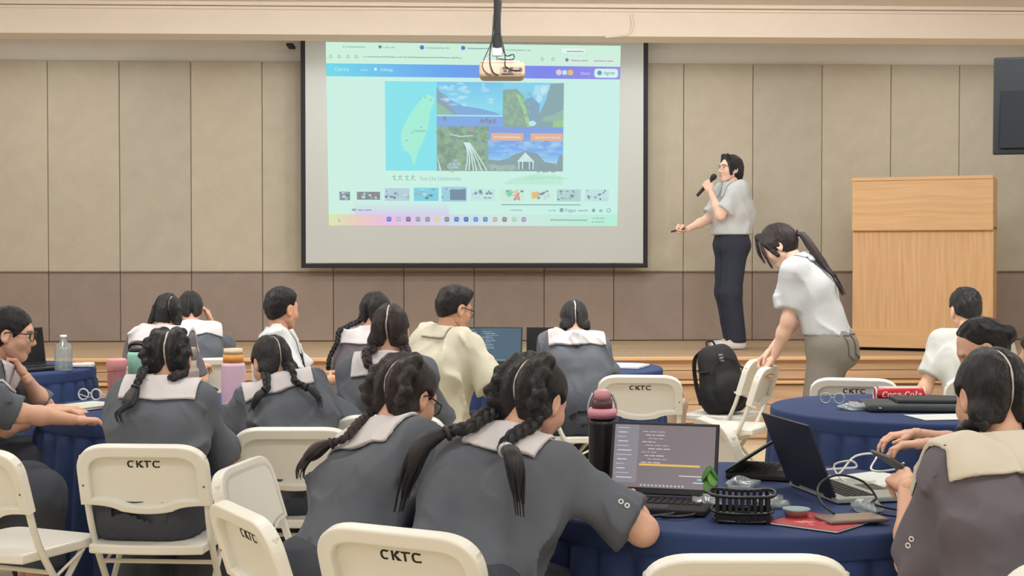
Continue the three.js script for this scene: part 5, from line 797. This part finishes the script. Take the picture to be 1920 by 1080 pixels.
// ---------------------------------------------------------------- on the pouch table
{
  const o = G(), tx = canvas(512, 160, (c, w, h) => { c.fillStyle = '#c2202e'; c.fillRect(0, 0, w, h); c.fillStyle = '#f2e4e2'; c.fillRect(0, 0, w, 12); c.font = 'bold 86px serif'; c.save(); c.transform(1, 0, -0.25, 1, 30, 0); c.fillText('Coca-Cola', 44, 108); c.restore(); });
  const g = new THREE.CylinderGeometry(0.036, 0.036, 0.235, 24, 8, false); g.rotateZ(Math.PI / 2); const p = g.attributes.position; for (let i = 0; i < p.count; i++) { const e = Math.abs(p.getX(i)) / 0.118; p.setY(i, p.getY(i) * (1 - 0.15 * e ** 6) * 0.95); } g.computeVertexNormals();
  const uv = g.attributes.uv; for (let i = 0; i < p.count; i++) uv.setXY(i, p.getX(i) / 0.236 + 0.5, (p.getY(i) + 0.036) / 0.072);
  part(o, 'case', g, M(0xffffff, 0.3, { map: tx })); part(o, 'zip', box(0.2, 0.006, 0.008, 0, 0.035, 0, 0.002), MAT.white); for (const s of [-1, 1]) part(o, 'end_seam', new THREE.TorusGeometry(0.032, 0.004, 8, 20).rotateY(Math.PI / 2).translate(s * 0.117, 0, 0), MAT.white);
  o.position.set(1.88, Y0 + 0.036, -6.98); top(o, 'pencil_case', 'red tube pouch with white script lettering on the navy table', 'pouch');
}
thing('laptop_sleeve', 'flat black laptop sleeve in front of the red pouch', 'sleeve', 1.83, 6.62, 184, (o) => { part(o, 'case', box(0.42, 0.035, 0.29, 0, 0.018, 0, 0.014), M(0x3c4448, 0.6)); part(o, 'flap', box(0.3, 0.02, 0.22, 0.08, 0.043, -0.02, 0.008), M(0x2a2e34, 0.6)); part(o, 'zip_pull', box(0.012, 0.006, 0.02, -0.16, 0.02, 0.15, 0.002), MAT.silver); });
thing('paper_sheet', 'white sheet at the edge of the pouch table before the black sleeve', 'paper', 1.90, 6.3, 80, (o) => part(o, 'sheet', box(0.21, 0.0015, 0.29, 0, 0.001, 0, 0), MAT.paper));
thing('eyeglasses', 'clear-framed glasses on the pouch table', 'glasses', 1.53, 6.86, 200, (o) => { for (const s of [-1, 1]) { part(o, 'rim', new THREE.TorusGeometry(0.024, 0.003, 8, 20).translate(s * 0.032, 0.027, 0), MAT.silver); part(o, 'temple', sweep([[s * 0.056, 0.03, 0], [s * 0.062, 0.012, -0.07], [s * 0.06, 0.004, -0.13]], 0.0026, 10, 6), MAT.silver); part(o, 'lens', new THREE.CircleGeometry(0.022, 18).translate(s * 0.032, 0.027, 0), MAT.glass); } part(o, 'bridge', rod([-0.01, 0.03, 0], [0.01, 0.03, 0], 0.0025), MAT.silver); });
thing('wrapper', 'crumpled clear wrapper with red print beside the clear-framed glasses', 'wrapper', 1.58, 6.62, 0, (o) => { const g = new THREE.SphereGeometry(0.06, 20, 12), p = g.attributes.position; for (let i = 0; i < p.count; i++) { const X = p.getX(i), Y = p.getY(i), Z = p.getZ(i), n = 1 + 0.5 * N(X * 36 + 3, Y * 36, Z * 36); p.setXYZ(i, X * n * 1.2, Math.max(0.001, (Y + 0.02) * 0.4 * n), Z * n); } g.computeVertexNormals(); part(o, 'film', g, M(0xdfe8ea, 0.12, { transmission: 0.6, thickness: 0 })); part(o, 'print', box(0.05, 0.003, 0.02, 0.01, 0.03, 0, 0.001), M(0xc8505a, 0.5)); });
// far table
thing('notebook', 'white papers and notebook on the table before the stage', 'notebook', 0.74, 9.15, 20, (o) => { part(o, 'pages', box(0.21, 0.012, 0.28, 0, 0.007, 0, 0.001), MAT.paper); part(o, 'cover', box(0.19, 0.002, 0.26, 0.03, 0.0142, 0.02, 0.0005), MAT.white); });
// ---------------------------------------------------------------- backpack and tote on chairs
{
  const o = G();
  const main = uni([ell([0, 0.2, 0], [0.15, 0.2, 0.11]), cap([-0.06, 0.1, 0], [0.06, 0.1, 0], 0.1), cap([-0.04, 0.36, -0.01], [0.04, 0.36, -0.01], 0.085)], 0.06), front = ell([0, 0.14, 0.09], [0.115, 0.12, 0.06]);
  const f = (x, y, z) => Math.max(smin(main(x, y, z), front(x, y, z), 0.018) + 0.006 * N(x * 14, y * 14, z * 14), 0.004 - y);
  const cloth = M(0x17191c, 0.75, { bumpMap: rep(fabricBump, 10, 10), bumpScale: 0.0006 });
  part(o, 'bag', setUV(meshField(f, [-0.25, -0.02, -0.2], [0.25, 0.52, 0.22], 0.008), (x, y, z) => [x, y]), cloth);
  part(o, 'logo', merge([box(0.03, 0.012, 0.003, -0.02, 0.37, 0.088), box(0.03, 0.012, 0.003, -0.02, 0.35, 0.092), box(0.026, 0.01, 0.003, -0.02, 0.332, 0.096)]), MAT.grey, 'pale logo patch');
  part(o, 'badge', box(0.022, 0.012, 0.003, 0.0, 0.12, 0.153), MAT.white);
  part(o, 'zip', sweep([[-0.12, 0.2, 0.1], [-0.09, 0.3, 0.1], [0, 0.345, 0.1], [0.09, 0.3, 0.1], [0.12, 0.2, 0.1]], 0.003, 30, 6), MAT.black);
  for (const s of [-1, 1]) { part(o, 'shoulder_strap', sweep([[s * 0.06, 0.42, -0.08], [s * 0.09, 0.38, -0.13], [s * 0.11, 0.22, -0.14], [s * 0.12, 0.08, -0.1]], 0.018, 20, 8, 0.4), cloth); part(o, 'side_strap', sweep([[s * 0.13, 0.3, -0.05], [s * 0.15, 0.28, 0.02], [s * 0.12, 0.27, 0.09]], 0.006, 12, 6), MAT.black); }
  part(o, 'carry_loop', sweep([[-0.03, 0.44, -0.05], [-0.02, 0.475, -0.06], [0.02, 0.475, -0.06], [0.03, 0.44, -0.05]], 0.008, 16, 6), cloth);
  o.rotation.order = 'YXZ'; o.position.set(1.37, 0.448, -9.14); o.rotation.set(-0.2, 0.35, 0.1); o.scale.setScalar(1.0); top(o, 'backpack', 'black backpack with pale logo standing on a folding chair', 'backpack');
}
{
  const o = G(), f0 = uni([cap([-0.05, 0, 0], [0.05, 0, 0], 0.02), cap([-0.05, -0.2, 0.01], [0.05, -0.2, 0.0], 0.03), cap([0, 0, 0], [0, -0.2, 0], 0.045)], 0.04), f = (x, y, z) => f0(x, y, z) + 0.012 * N(x * 22, y * 6, z * 22);
  part(o, 'cloth_bag', setUV(meshField(f, [-0.12, -0.27, -0.08], [0.12, 0.06, 0.08], 0.007), (x, y) => [x, y]), M(0xb49a86, 0.85));
  part(o, 'strap', sweep([[-0.04, 0.01, 0], [-0.02, 0.07, 0], [0.03, 0.07, 0.0], [0.04, 0.01, 0]], 0.006, 16, 6), M(0x9a7d6c, 0.8));
  o.position.set(0.92, 0.62, -8.0); o.rotation.y = 0.5; top(o, 'tote_bag', 'crumpled beige tote hanging at the side of the CKTC chair', 'bag');
}
renderer.render(scene, camera);
